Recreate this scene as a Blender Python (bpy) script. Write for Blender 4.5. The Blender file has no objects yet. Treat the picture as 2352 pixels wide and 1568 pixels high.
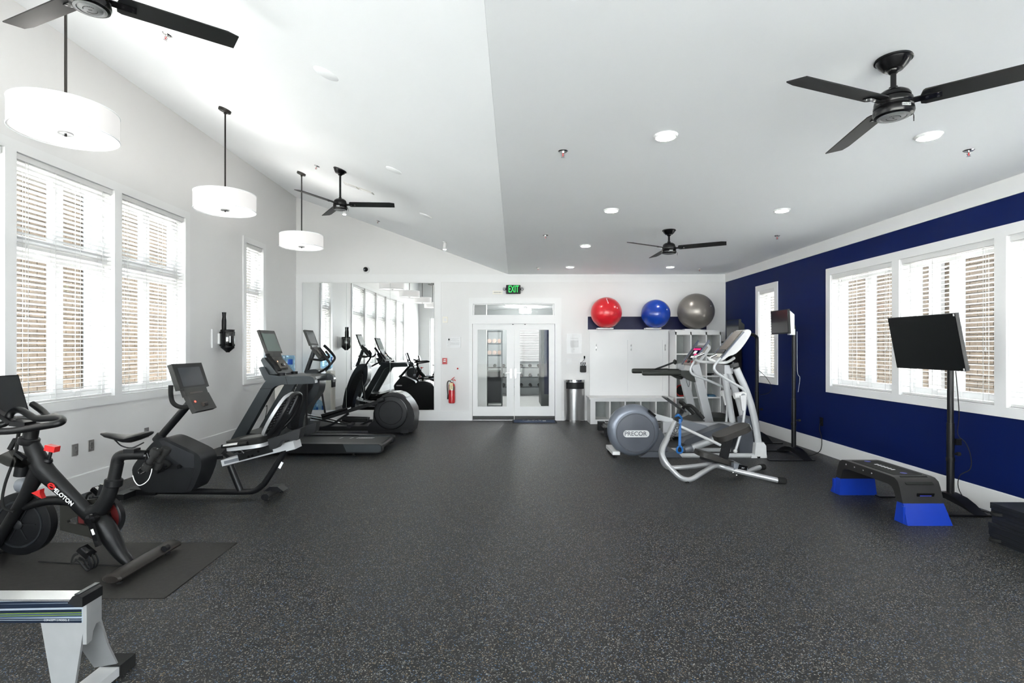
import bpy, bmesh, math, random
from mathutils import Vector, Matrix, Euler
random.seed(7)
R = math.radians
sc = bpy.context.scene
col = sc.collection
LAMP_SHADE, LAMP_DIFF, LAMP_DOWN, LAMP_BULB = 0.75, 1.15, 60.0, 8.0     # how brightly the room's lamps glow
# ---------------------------------------------------------------- camera
FPX, VX, VY, CH = 1215.0, 1174.0, 797.0, 1.53      # focal length in pixels, vanishing point, eye height
cd = bpy.data.cameras.new('camera'); cam = bpy.data.objects.new('camera', cd); col.objects.link(cam)
cd.sensor_width = 36.0; cd.lens = FPX / 2352 * 36.0
cd.shift_x = (1176 - VX) / 2352; cd.shift_y = (VY - 784) / 2352
cd.clip_start = 0.05; cd.clip_end = 200
cam.location = (0, 0, CH); cam.rotation_euler = (R(90), 0, 0)
sc.camera = cam
# ---------------------------------------------------------------- world (overcast sky) and exposure
w = bpy.data.worlds.new('overcast_sky'); sc.world = w; w.use_nodes = True
bg = w.node_tree.nodes['Background']; bg.inputs[0].default_value = (0.93, 0.965, 1.0, 1); bg.inputs[1].default_value = 6.5
sd_ = bpy.data.lights.new('sun', 'SUN'); sd_.energy = 48.0; sd_.angle = R(4); sd_.color = (1.0, 0.97, 0.92)
so_ = bpy.data.objects.new('sun', sd_); col.objects.link(so_); so_.rotation_euler = (R(-32), 0, 0)   # high sun from beyond the back wall
sc.view_settings.view_transform = 'Standard'; sc.view_settings.look = 'None'
sc.view_settings.exposure = 1.25; sc.view_settings.gamma = 1.0; sc.view_settings.use_curve_mapping = False
sc.cycles.use_denoising = True
sc.cycles.max_bounces = 10; sc.cycles.diffuse_bounces = 6; sc.cycles.transparent_max_bounces = 24
sc.cycles.sample_clamp_indirect = 6.0
def portal(loc, rot, sx, sy):                      # window portals only guide the sky light, they give off none
    l = bpy.data.lights.new('window_portal', 'AREA'); l.shape = 'RECTANGLE'; l.size = sx; l.size_y = sy
    l.cycles.is_portal = True
    o = bpy.data.objects.new('window_portal', l); col.objects.link(o); o.location = loc; o.rotation_euler = rot
    return o
XL, XR, YB, YF = -4.49, 4.48, 11.05, -2.3           # room faces: left, right, back, front (behind the camera)
ZC, ZLC, XRG = 3.05, 4.66, -0.06                    # flat ceiling, top of the slope at the left wall, ridge
KS = (ZLC - ZC) / (XRG - XL)
WIN_Y = [7.264, 5.968 , 4.672, 3.376, 2.080]        # far jambs of the big windows, each 1.19 wide
WW = 1.185
for y in WIN_Y[:5]:
    portal((XL - 0.2, y - WW / 2, 2.15), (0, R(-90), 0), 2.3, WW)
portal((XL - 0.2, 9.245, 2.15), (0, R(-90), 0), 2.3, 0.6)
WIN_YR = [7.40, 6.085, 4.766, 3.45]
for y in WIN_YR:
    portal((XR + 0.2, y - 0.6, 1.76), (0, R(90), 0), 1.55, 1.2)
portal((0, YF - 0.2, 1.5), (R(90), 0, 0), 8.0, 2.8)
# ---------------------------------------------------------------- helpers
def P(px, py, Y):                                   # world point at depth Y of a point read off the photograph
    return Vector(((px - VX) * Y / FPX, Y, CH + (VY - py) * Y / FPX))
def XZ(pts, Y):
    return [((px - VX) * Y / FPX, CH + (VY - py) * Y / FPX) for px, py in pts]
M = {}
def mat(name, c, rough=0.5, metal=0.0, spec=0.5, var=0.04, vscale=12.0, bump=0.0, bscale=200.0, emit=0.0, coat=0.0, alpha=1.0, trans=0.0, ior=1.45):
    m = bpy.data.materials.new(name); m.use_nodes = True; nt = m.node_tree; b = nt.nodes['Principled BSDF']
    b.inputs['Roughness'].default_value = rough; b.inputs['Metallic'].default_value = metal
    if max(c) < 0.05 and not metal: spec = min(spec, 0.26)   # matt dark plastics
    b.inputs['Specular IOR Level'].default_value = spec; b.inputs['IOR'].default_value = ior
    if coat: b.inputs['Coat Weight'].default_value = coat; b.inputs['Coat Roughness'].default_value = 0.08
    tc = nt.nodes.new('ShaderNodeTexCoord')
    nz = nt.nodes.new('ShaderNodeTexNoise'); nz.inputs['Scale'].default_value = vscale; nz.inputs['Detail'].default_value = 3
    nt.links.new(tc.outputs['Object'], nz.inputs['Vector'])
    rp = nt.nodes.new('ShaderNodeValToRGB')
    lo = [max(0, x * (1 - var)) for x in c]; hi = [min(1, x * (1 + var)) for x in c]
    rp.color_ramp.elements[0].position = 0.3; rp.color_ramp.elements[1].position = 0.7
    rp.color_ramp.elements[0].color = (*lo, 1); rp.color_ramp.elements[1].color = (*hi, 1)
    nt.links.new(nz.outputs['Fac'], rp.inputs['Fac']); nt.links.new(rp.outputs['Color'], b.inputs['Base Color'])
    if emit:
        nt.links.new(rp.outputs['Color'], b.inputs['Emission Color']); b.inputs['Emission Strength'].default_value = emit
    if bump:
        n2 = nt.nodes.new('ShaderNodeTexNoise'); n2.inputs['Scale'].default_value = bscale
        nt.links.new(tc.outputs['Object'], n2.inputs['Vector'])
        bp = nt.nodes.new('ShaderNodeBump'); bp.inputs['Strength'].default_value = bump; bp.inputs['Distance'].default_value = 0.002
        nt.links.new(n2.outputs['Fac'], bp.inputs['Height']); nt.links.new(bp.outputs['Normal'], b.inputs['Normal'])
    if trans: b.inputs['Transmission Weight'].default_value = trans
    if alpha < 1: b.inputs['Alpha'].default_value = alpha
    M[name] = m; return m
def glass(name, tint=(1, 1, 1), gloss=0.08, rough=0.02):
    m = bpy.data.materials.new(name); m.use_nodes = True; nt = m.node_tree; nt.nodes.clear()
    o = nt.nodes.new('ShaderNodeOutputMaterial'); mx = nt.nodes.new('ShaderNodeMixShader')
    t = nt.nodes.new('ShaderNodeBsdfTransparent'); t.inputs[0].default_value = (*tint, 1)
    g = nt.nodes.new('ShaderNodeBsdfGlossy'); g.inputs['Roughness'].default_value = rough
    mx.inputs[0].default_value = gloss
    nt.links.new(t.outputs[0], mx.inputs[1]); nt.links.new(g.outputs[0], mx.inputs[2]); nt.links.new(mx.outputs[0], o.inputs[0])
    M[name] = m; return m
mat('wall_white', (0.71, 0.705, 0.70), 0.55, var=0.012, vscale=1.5, bump=0.05, bscale=300)
mat('ceiling_white', (0.925, 0.945, 0.96), 0.7, var=0.01, vscale=1.0)
mat('trim_white', (0.74, 0.74, 0.738), 0.35, var=0.01, vscale=3)
mat('wall_blue', (0.0015, 0.0075, 0.062), 0.55, spec=0.14, var=0.05, vscale=1.2, bump=0.04, bscale=300)
mat('slat_white', (0.66, 0.66, 0.655), 0.4, var=0.01)
mat('black_plastic', (0.005, 0.0052, 0.0058), 0.42, var=0.1)
mat('black_satin', (0.006, 0.0063, 0.0072), 0.33, var=0.08)
mat('black_gloss', (0.005, 0.005, 0.0055), 0.12, var=0.05)
mat('black_rubber', (0.009, 0.009, 0.009), 0.75, var=0.15, bump=0.2)
mat('charcoal', (0.011, 0.0118, 0.0132), 0.45, var=0.06)
mat('charcoal_metal', (0.03, 0.034, 0.038), 0.32, metal=0.6, var=0.05)
mat('dark_screen', (0.006, 0.007, 0.009), 0.22, var=0.05, coat=0.6)
mat('chrome', (0.6, 0.6, 0.6), 0.12, metal=1.0, var=0.02)
mat('steel', (0.42, 0.42, 0.42), 0.28, metal=1.0, var=0.03)
mat('silver_paint', (0.36, 0.365, 0.375), 0.32, metal=0.5, var=0.02)
mat('silver_light', (0.46, 0.47, 0.48), 0.34, metal=0.2, var=0.02)
mat('grey_plastic', (0.16, 0.17, 0.19), 0.3, metal=0.2, var=0.03)
mat('slate_plastic', (0.05, 0.055, 0.066), 0.35, var=0.03)
mat('olive_grey', (0.028, 0.031, 0.028), 0.45, var=0.04)
mat('red_plastic', (0.42, 0.012, 0.012), 0.35)
mat('red_gloss', (0.48, 0.02, 0.025), 0.25, coat=0.3)
mat('paper_white', (0.72, 0.72, 0.72), 0.6, var=0.01)
mat('ink_grey', (0.3, 0.3, 0.3), 0.6)
mat('ink_black', (0.02, 0.02, 0.02), 0.6)
mat('blue_plastic', (0.0015, 0.024, 0.26), 0.4)
glass('window_glass', (0.97, 0.985, 0.98), 0.04)
glass('door_glass', (0.93, 0.95, 0.95), 0.010)

class B:                                            # collects shapes; .build() links them as one mesh object
    def __init__(s): s.bm = bmesh.new()
    def _bev(s, faces, bev, seg=2, ang=25):
        es = set()
        for f in faces:
            for e in f.edges:
                if len(e.link_faces) == 2 and e.calc_face_angle(0) > R(ang): es.add(e)
        if es and bev > 0:
            bmesh.ops.bevel(s.bm, geom=list(es), offset=bev, segments=seg, affect='EDGES', clamp_overlap=True, profile=0.5)
    def box(s, a, b, bev=0.0, seg=2, mtx=None):
        (x0, y0, z0), (x1, y1, z1) = a, b
        v = [s.bm.verts.new(p) for p in ((x0,y0,z0),(x1,y0,z0),(x1,y1,z0),(x0,y1,z0),(x0,y0,z1),(x1,y0,z1),(x1,y1,z1),(x0,y1,z1))]
        if mtx is not None:
            for q in v: q.co = mtx @ q.co
        fs = [s.bm.faces.new([v[i] for i in t]) for t in ((3,2,1,0),(4,5,6,7),(0,1,5,4),(1,2,6,5),(2,3,7,6),(3,0,4,7))]
        s._bev(fs, bev, seg); return s
    def cbox(s, c, size, rot=(0,0,0), bev=0.0, seg=2):
        m = Matrix.Translation(c) @ Euler(rot).to_matrix().to_4x4(); h = [k / 2 for k in size]
        return s.box((-h[0], -h[1], -h[2]), (h[0], h[1], h[2]), bev, seg, m)
    def prism(s, pts, d0, d1, plane='xz', bev=0.0, seg=2, ang=25):
        def pt(u, v, d): return (u, d, v) if plane == 'xz' else ((d, u, v) if plane == 'yz' else (u, v, d))
        A = [s.bm.verts.new(pt(u, v, d0)) for u, v in pts]; Bv = [s.bm.verts.new(pt(u, v, d1)) for u, v in pts]
        n = len(pts); fs = [s.bm.faces.new(A), s.bm.faces.new(Bv[::-1])]
        for i in range(n): fs.append(s.bm.faces.new((A[i], Bv[i], Bv[(i+1) % n], A[(i+1) % n])))
        s._bev(fs, bev, seg, ang); return s
    def ring(s, outer, inner, d0, d1, plane='xz'):  # prism with a hole; equal point counts
        def pt(u, v, d): return (u, d, v) if plane == 'xz' else ((d, u, v) if plane == 'yz' else (u, v, d))
        q = [[s.bm.verts.new(pt(u, v, d)) for u, v in L] for d in (d0, d1) for L in (outer, inner)]
        n = len(outer)
        for i in range(n):
            j = (i + 1) % n
            for a, b in ((0, 1), (1, 3), (3, 2), (2, 0)):
                s.bm.faces.new((q[a][i], q[a][j], q[b][j], q[b][i]))
        return s
    def loft(s, rings, cap=True, closed=True):
        L = [[s.bm.verts.new(p) for p in r] for r in rings]; n = len(L[0])
        for a, b in zip(L, L[1:]):
            for i in range(n if closed else n - 1): s.bm.faces.new((a[i], a[(i+1) % n], b[(i+1) % n], b[i]))
        if cap: s.bm.faces.new(L[0][::-1]); s.bm.faces.new(L[-1])
        return s
    def tube(s, pts, r, n=10, smooth=0, flat=1.0, up=(0,0,1), cap=True, closed=False):
        pts = [Vector(p) for p in pts]; rr = list(r) if isinstance(r, (list, tuple)) else [r] * len(pts)
        if smooth:
            q, qr = [], []; m = len(pts)
            for i in range(m if closed else m - 1):
                p0, p1, p2, p3 = (pts[(i-1) % m], pts[i], pts[(i+1) % m], pts[(i+2) % m]) if closed else (pts[max(i-1,0)], pts[i], pts[i+1], pts[min(i+2,m-1)])
                for k in range(smooth):
                    t = k / smooth
                    q.append(0.5 * ((2*p1) + (p2-p0)*t + (2*p0-5*p1+4*p2-p3)*t*t + (3*p1-p0-3*p2+p3)*t**3))
                    qr.append(rr[i] * (1-t) + rr[(i+1) % m] * t)
            if not closed: q.append(pts[-1]); qr.append(rr[-1])
            pts, rr = q, qr
        rings = []; m = len(pts); prev = None
        for i in range(m):
            t = (pts[(i+1) % m] - pts[i-1]) if closed else (pts[min(i+1,m-1)] - pts[max(i-1,0)])
            t.normalize()
            if prev is None:
                u = Vector(up); u = u - t * u.dot(t)
                if u.length < 1e-3: u = Vector((1,0,0)); u = u - t * u.dot(t)
            else: u = prev - t * prev.dot(t)
            u.normalize(); prev = u; v = t.cross(u)
            rings.append([pts[i] + u * (math.cos(2*math.pi*k/n) * rr[i]) + v * (math.sin(2*math.pi*k/n) * rr[i] * flat) for k in range(n)])
        if closed: rings.append(rings[0]); cap = False
        s.loft(rings, cap); 
        if closed: bmesh.ops.remove_doubles(s.bm, verts=s.bm.verts, dist=1e-5)
        return s
    def rod(s, a, b, r, n=12, r2=None): return s.tube([a, b], [r, r if r2 is None else r2], n)
    def bar(s, a, b, wd, ht, up=(0,0,1), bev=0.0):  # rectangular bar from a to b
        a, b = Vector(a), Vector(b); t = (b - a); L = t.length; t.normalize(); u = Vector(up); u = (u - t*u.dot(t)).normalized(); v = u.cross(t)
        m = Matrix((( t.x, v.x, u.x, a.x), (t.y, v.y, u.y, a.y), (t.z, v.z, u.z, a.z), (0,0,0,1)))
        return s.box((0, -wd/2, -ht/2), (L, wd/2, ht/2), bev, 2, m)
    def lathe(s, prof, c=(0,0,0), axis=(0,0,1), n=32, cap=True, sx=1.0, sy=1.0):
        q = Vector(axis).to_track_quat('Z', 'Y').to_matrix(); c = Vector(c)
        rings = [[c + q @ Vector((r*math.cos(2*math.pi*k/n)*sx, r*math.sin(2*math.pi*k/n)*sy, z)) for k in range(n)] for r, z in prof]
        return s.loft(rings, cap)
    def ball(s, c, r, u=24, v=16, sc3=(1,1,1)):
        m = Matrix.Translation(c) @ Matrix.Diagonal((r*sc3[0], r*sc3[1], r*sc3[2], 1))
        bmesh.ops.create_uvsphere(s.bm, u_segments=u, v_segments=v, radius=1, matrix=m); return s
    def rot(s, mtx):
        bmesh.ops.transform(s.bm, matrix=mtx, verts=s.bm.verts); return s
    def build(s, name, parent=None, m='trim_white', label=None, cat=None, group=None, kind=None, smooth=35, org=None):
        bmesh.ops.recalc_face_normals(s.bm, faces=s.bm.faces)
        o_ = ORG.get(parent.name) if parent is not None else org
        if o_ is not None: bmesh.ops.translate(s.bm, verts=s.bm.verts, vec=-Vector(o_))
        me = bpy.data.meshes.new(name); s.bm.to_mesh(me); s.bm.free()
        if smooth: me.shade_smooth(); me.set_sharp_from_angle(angle=R(smooth))
        me.materials.append(M[m]); o = bpy.data.objects.new(name, me); col.objects.link(o)
        if parent is not None:
            o.parent = parent
            if o_ is not None: ORG[o.name] = o_
        elif org is not None: o.location = org
        tag(o, label, cat, group, kind); return o
ORG = {}
def tag(o, label=None, cat=None, group=None, kind=None):
    if label: o['label'] = label
    if cat: o['category'] = cat
    if group: o['group'] = group
    if kind: o['kind'] = kind
    return o
def thing(name, label, cat, loc=(0,0,0), rz=0.0, group=None, world=True):
    # an Empty at the thing's base; with world=True its parts are given in room coordinates
    o = bpy.data.objects.new(name, None); col.objects.link(o); o.location = loc; o.rotation_euler = (0,0,rz); o.empty_display_size = 0.1
    if world: ORG[o.name] = Vector(loc)
    return tag(o, label, cat, group)
def copy_tree(o, parent=None):
    c = o.copy(); col.objects.link(c); c.parent = parent
    for ch in o.children: copy_tree(ch, c)
    return c
def lift(name, parent, mesh_from, loc):             # one more piece that shares mesh data
    o = bpy.data.objects.new(name, mesh_from.data); col.objects.link(o); o.parent = parent; o.location = loc
    return o
def text(body, name, parent, m, size, mtx, depth=0.001, align='CENTER', bold=0.0, label=None, sx=1.0):
    cu = bpy.data.curves.new(name, 'FONT'); cu.body = body; cu.size = size; cu.extrude = depth; cu.align_x = align; cu.align_y = 'CENTER'; cu.offset = bold
    t = bpy.data.objects.new(name + '_src', cu); col.objects.link(t)
    dg = bpy.context.evaluated_depsgraph_get(); me = bpy.data.meshes.new_from_object(t.evaluated_get(dg))
    bpy.data.objects.remove(t); bpy.data.curves.remove(cu)
    mt = Matrix(mtx) @ Matrix.Diagonal((sx, 1, 1, 1)); o_ = ORG.get(parent.name) if parent is not None else None
    me.transform(mt)
    if o_ is not None: me.transform(Matrix.Translation(-o_))
    me.name = name; me.materials.clear(); me.materials.append(M[m])
    o = bpy.data.objects.new(name, me); col.objects.link(o); o.parent = parent
    if label: o['label'] = label
    return o
def face_mtx(c, right, up):                         # text frame: x along right, y along up
    r, u = Vector(right).normalized(), Vector(up).normalized(); n = r.cross(u); c = Vector(c)
    return Matrix(((r.x,u.x,n.x,c.x),(r.y,u.y,n.y,c.y),(r.z,u.z,n.z,c.z),(0,0,0,1)))
def circ(c, r, n=32, a0=0.0, sy=1.0): return [(c[0] + r*math.cos(a0+2*math.pi*k/n), c[1] + r*sy*math.sin(a0+2*math.pi*k/n)) for k in range(n)]
def spline(pts, k=6, closed=True):                  # smooth 2-D outline
    out = []; m = len(pts)
    for i in range(m if closed else m-1):
        p0, p1, p2, p3 = [Vector(pts[j % m] if closed else pts[min(max(j,0),m-1)]) for j in (i-1, i, i+1, i+2)]
        for q in range(k):
            t = q / k; v = 0.5*((2*p1)+(p2-p0)*t+(2*p0-5*p1+4*p2-p3)*t*t+(3*p1-p0-3*p2+p3)*t**3); out.append((v.x, v.y))
    if not closed: out.append(tuple(pts[-1]))
    return out
def rrect(x0, x1, z0, z1, r, k=4):
    out = []
    for cx, cz, a in ((x1-r, z1-r, 0), (x0+r, z1-r, 90), (x0+r, z0+r, 180), (x1-r, z0+r, 270)):
        out += [(cx + r*math.cos(R(a + 90*i/k)), cz + r*math.sin(R(a + 90*i/k))) for i in range(k+1)]
    return out
def struct(b, name, m, parent=None): return b.build(name, parent, m, kind='structure')
# ---------------------------------------------------------------- the room
# speckled black rubber floor
m = bpy.data.materials.new('rubber_floor'); m.use_nodes = True; nt = m.node_tree; b = nt.nodes['Principled BSDF']; M['rubber_floor'] = m
tc = nt.nodes.new('ShaderNodeTexCoord')
vo = nt.nodes.new('ShaderNodeTexVoronoi'); vo.inputs['Scale'].default_value = 210; nt.links.new(tc.outputs['Object'], vo.inputs['Vector'])
sp = nt.nodes.new('ShaderNodeSeparateColor'); nt.links.new(vo.outputs['Color'], sp.inputs[0])
rp = nt.nodes.new('ShaderNodeValToRGB'); rp.color_ramp.interpolation = 'CONSTANT'; nt.links.new(sp.outputs[0], rp.inputs['Fac'])
er = rp.color_ramp.elements
er[0].position = 0; er[0].color = (0.0026, 0.0027, 0.003, 1); er[1].position = 0.40; er[1].color = (0.0052, 0.0055, 0.0062, 1)
for p_, c_ in ((0.70, (0.013, 0.0133, 0.0145)), (0.82, (0.075, 0.073, 0.068)), (0.90, (0.03, 0.075, 0.15)), (0.93, (0.20, 0.195, 0.18)), (0.975, (0.17, 0.12, 0.065))):
    e = er.new(p_); e.color = (*c_, 1)
nt.links.new(rp.outputs['Color'], b.inputs['Base Color'])
n2 = nt.nodes.new('ShaderNodeTexNoise'); n2.inputs['Scale'].default_value = 160; nt.links.new(tc.outputs['Object'], n2.inputs['Vector'])
bp = nt.nodes.new('ShaderNodeBump'); bp.inputs['Strength'].default_value = 0.35; bp.inputs['Distance'].default_value = 0.002
nt.links.new(n2.outputs['Fac'], bp.inputs['Height']); nt.links.new(bp.outputs['Normal'], b.inputs['Normal'])
b.inputs['Roughness'].default_value = 0.5; b.inputs['Specular IOR Level'].default_value = 0.26
fl = struct(B().box((XL-0.2, YF-0.2, -0.1), (XR+0.2, YB+0.08, 0)), 'floor', 'rubber_floor')

# ceilings
struct(B().prism([(XRG-0.09, -3.0), (XR+0.2, -3.0), (XR+0.2, YB+0.2), (XRG, YB+0.2)], ZC, ZC+0.12, 'xy'), 'ceiling', 'ceiling_white')
ov = 0.2
cs = B()
cs.loft([[(XL-ov, YF-0.2, ZLC+ov*KS), (XRG-0.09, YF-0.2, ZC+0.09*KS*0), (XRG-0.09, YF-0.2, ZC+0.14), (XL-ov, YF-0.2, ZLC+ov*KS+0.14)],
         [(XL-ov, YB+0.2, ZLC+ov*KS), (XRG, YB+0.2, ZC), (XRG, YB+0.2, ZC+0.14), (XL-ov, YB+0.2, ZLC+ov*KS+0.14)]])
struct(cs, 'ceiling_slope', 'ceiling_white')

def wall_grid(b, axis_pos, thick, u_list, openings, z0, z1):
    # wall in the y-z plane with rectangular openings (u0,u1,za,zb)
    us = sorted(set([u_list[0], u_list[1]] + [o[0] for o in openings] + [o[1] for o in openings]))
    for a, c in zip(us, us[1:]):
        mid = (a + c) / 2; op = [o for o in openings if o[0] < mid < o[1]]
        if not op: b.box((axis_pos, a, z0), (axis_pos + thick, c, z1))
        else:
            o = op[0]; b.box((axis_pos, a, z0), (axis_pos + thick, c, o[2])); b.box((axis_pos, a, o[3]), (axis_pos + thick, c, z1))
ZB, ZTL, ZTR = 0.985, 3.30, 2.535                   # window sill and heads
opL = [(y - WW, y, ZB, ZTL) for y in WIN_Y] + [(8.94, 9.55, ZB, ZTL)]
opR = [(y - 1.2, y, ZB, ZTR) for y in WIN_YR] + [(8.975, 9.56, ZB, ZTR)]
b = B(); wall_grid(b, XL-0.2, 0.2, (YF-0.2, YB+0.2), opL, -0.1, ZLC+0.06); struct(b, 'wall_left', 'wall_white')
b = B(); wall_grid(b, XR, 0.2, (YF-0.2, YB+0.2), opR, -0.1, 2.885); struct(b, 'wall_right', 'wall_blue')
struct(B().box((XR-0.012, YF, 2.885), (XR+0.2, YB+0.2, ZC)), 'trim_1', 'trim_white')
# back wall with the double door and transom
DX0, DX1, DZ1 = -0.81, 0.918, 2.02
TX0, TX1, TZ0, TZ1 = -0.80, 0.90, 2.19, 2.44
b = B()
b.box((XL, YB, 0), (DX0, YB+0.14, TZ1)); b.box((DX1, YB, 0), (XR, YB+0.14, TZ1))
b.box((DX0, YB, DZ1), (DX1, YB+0.14, TZ0)); b.box((DX0, YB, TZ0), (TX0, YB+0.14, TZ1)); b.box((TX1, YB, TZ0), (DX1, YB+0.14, TZ1))
b.box((XL, YB, TZ1), (XR, YB+0.14, ZC))
b.prism([(XL, ZC), (XRG, ZC), (XL, ZLC)], YB, YB+0.14)
struct(b, 'wall_back', 'wall_white')
# front wall behind the camera with a window bay widened for fill light (seen only in the mirror)
b = B(); FX0, FX1, FZ0, FZ1 = -4.0, 4.0, 0.1, 2.9
b.box((XL, YF-0.2, 0), (FX0, YF, ZC)); b.box((FX1, YF-0.2, 0), (XR, YF, ZC)); b.box((FX0, YF-0.2, 0), (FX1, YF, FZ0)); b.box((FX0, YF-0.2, FZ1), (FX1, YF, ZC))
b.prism([(XL, ZC), (XRG, ZC), (XL, ZLC)], YF-0.2, YF); struct(b, 'wall_front', 'wall_white')
wf = thing('window_12', None, None, (0, YF-0.1, 0)); tag(wf, kind='structure')
for i in range(7):
    x0 = FX0 + i*(FX1-FX0)/7; x1 = x0 + (FX1-FX0)/7
    B().ring([(x0,FZ0),(x1,FZ0),(x1,FZ1),(x0,FZ1)], [(x0+.05,FZ0+.05),(x1-.05,FZ0+.05),(x1-.05,FZ1-.05),(x0+.05,FZ1-.05)], YF-0.14, YF-0.06).build('sash', wf, 'trim_white')
    B().box((x0+.05, YF-0.105, FZ0+.05), (x1-.05, YF-0.095, FZ1-.05)).build('pane', wf, 'window_glass')

# baseboards
BH = 0.2
struct(B().box((XL, YF, 0), (XL+0.018, YB, BH)).box((XL, YF, BH), (XL+0.011, YB, BH+0.006)), 'baseboard_left', 'trim_white')
struct(B().box((XR-0.018, YF, 0), (XR, YB, BH)).box((XR-0.011, YF, BH), (XR, YB, BH+0.006)), 'baseboard_right', 'trim_white')
struct(B().box((XL+0.018, YB-0.018, 0), (-0.88, YB, BH)), 'baseboard_back', 'trim_white')
struct(B().box((1.05, YB-0.018, 0), (XR-0.018, YB, BH)), 'baseboard_back_right', 'trim_white')

# back wall flat boards: frieze line, stiles beside the mirror, door casing
struct(B().box((XL, YB-0.012, ZC-0.165), (XR, YB, ZC)), 'trim_2', 'trim_white')
struct(B().box((-1.60, YB-0.012, BH), (-1.46, YB, ZC-0.165)), 'trim_3', 'trim_white')
struct(B().box((XL, YB-0.012, BH), (-4.36, YB, ZC-0.165)), 'trim_4', 'trim_white')
b = B(); b.box((DX0-0.07, YB-0.02, 0), (DX0, YB, DZ1)); b.box((DX1, YB-0.02, 0), (DX1+0.13, YB, 2.56))
b.box((DX0-0.07, YB-0.02, DZ1), (DX1, YB, TZ0)); b.box((DX0-0.07, YB-0.02, TZ1), (DX1, YB, 2.56)); b.box((DX0-0.07, YB-0.02, TZ0), (TX0, YB, TZ1)); b.box((TX1, YB-0.02, TZ0), (DX1, YB, TZ1))
struct(b, 'trim_5', 'trim_white')

# mirror panels: a light-backed mirror in three sheets
m = mat('mirror_silver', (0.93, 0.945, 0.94), 0.0, metal=1.0, var=0.0)
mat('mirror_edge', (0.35, 0.40, 0.38), 0.2)
mx = [-4.352, -3.44, -2.524, -1.61]
for i, (a, c) in enumerate(zip(mx, mx[1:])):
    w_ = c - a - 0.004
    o = B().box((-w_/2, -0.006, 0.222), (w_/2, 0, 2.866)).build('wall_mirror', None, 'mirror_silver', org=None,
        label=('tall frameless mirror panel on back wall beside the left corner', 'tall frameless mirror panel in the middle of the three on back wall', 'tall frameless mirror panel on back wall nearest the fire extinguisher')[i], cat='mirror', group='mirror panels on the back wall')
    o.location = ((a+c)/2, YB - 0.008, 0); o.rotation_euler = (0, 0, R(-(0.0, 0.30, 0.50)[i]))
    B().ring([(-w_/2-.002, .22), (w_/2+.002, .22), (w_/2+.002, 2.868), (-w_/2-.002, 2.868)], [(-w_/2, .222), (w_/2, .222), (w_/2, 2.866), (-w_/2, 2.866)], -0.006, 0).build('edge', o, 'mirror_edge')

# ---------------------------------------------------------------- windows
mat('frame_grey', (0.05, 0.055, 0.06), 0.5)
def side_window(n, side, y0, y1, z0, z1, mull=True, trans=None):
    s = -1 if side == 'L' else 1; xw = XL if side == 'L' else XR
    def X(d): return xw + s*d                        # d metres outward from the room face
    w = thing('window_%d' % n, None, None, (X(0.13), (y0+y1)/2, z0)); tag(w, kind='structure')
    def bx(b, d0, d1, a, c, e, f): x0, x1 = sorted((X(d0), X(d1))); b.box((x0, a, e), (x1, c, f), 0.0); return b
    b = B(); x0, x1 = sorted((X(0.10), X(0.17)))
    b.ring([(y0,z0),(y1,z0),(y1,z1),(y0,z1)], [(y0+.035,z0+.035),(y1-.035,z0+.035),(y1-.035,z1-.035),(y0+.035,z1-.035)], x0, x1, 'yz'); b.build('frame', w, 'trim_white')
    rows = [(z0+.035, z1-.035)] if not trans else [(z0+.035, trans[0]), (trans[1], z1-.035)]
    if trans: bx(B(), 0.07, 0.19, y0, y1, trans[0], trans[1]).build('transom_bar', w, 'trim_white')
    ym = (y0+y1)/2; cols = [(y0+.035, y1-.035)] if not mull else [(y0+.035, ym), (ym, y1-.035)]
    for za, zb in rows:
        for a, c in cols:
            st = 0.062 if mull else 0.045
            b = B(); x0, x1 = sorted((X(0.115), X(0.165))); b.ring([(a,za),(c,za),(c,zb),(a,zb)], [(a+st,za+st),(c-st,za+st),(c-st,zb-st),(a+st,zb-st)], x0, x1, 'yz')
            sh = b.build('sash', w, 'trim_white')
            bx(B(), 0.137, 0.143, a+st, c-st, za+st, zb-st).build('pane', sh, 'window_glass')
            b = B(); x0, x1 = sorted((X(0.165), X(0.18))); b.ring([(a+st-.012,za+st-.012),(c-st+.012,za+st-.012),(c-st+.012,zb-st+.012),(a+st-.012,zb-st+.012)], [(a+st,za+st),(c-st,za+st),(c-st,zb-st),(a+st,zb-st)], x0, x1, 'yz')
            b.build('glazing_bead', sh, 'frame_grey')
    if mull:                                        # crank handle on the sash rail
        b = B(); x0, x1 = sorted((X(0.09), X(0.115))); b.box((x0, ym+.18, z0+.06), (x1, ym+.27, z0+.085), 0.004); b.build('crank_handle', w, 'trim_white')
    return w
for i, y in enumerate(WIN_Y): side_window(i+1, 'L', y-WW, y, ZB, ZTL, True, (2.44, 2.52))
side_window(6, 'L', 8.94, 9.55, ZB, ZTL, False, (2.44, 2.52))
for i, y in enumerate(WIN_YR): side_window(7+i, 'R', y-1.2, y, ZB, ZTR)
side_window(11, 'R', 8.975, 9.56, ZB, ZTR, False)
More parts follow.
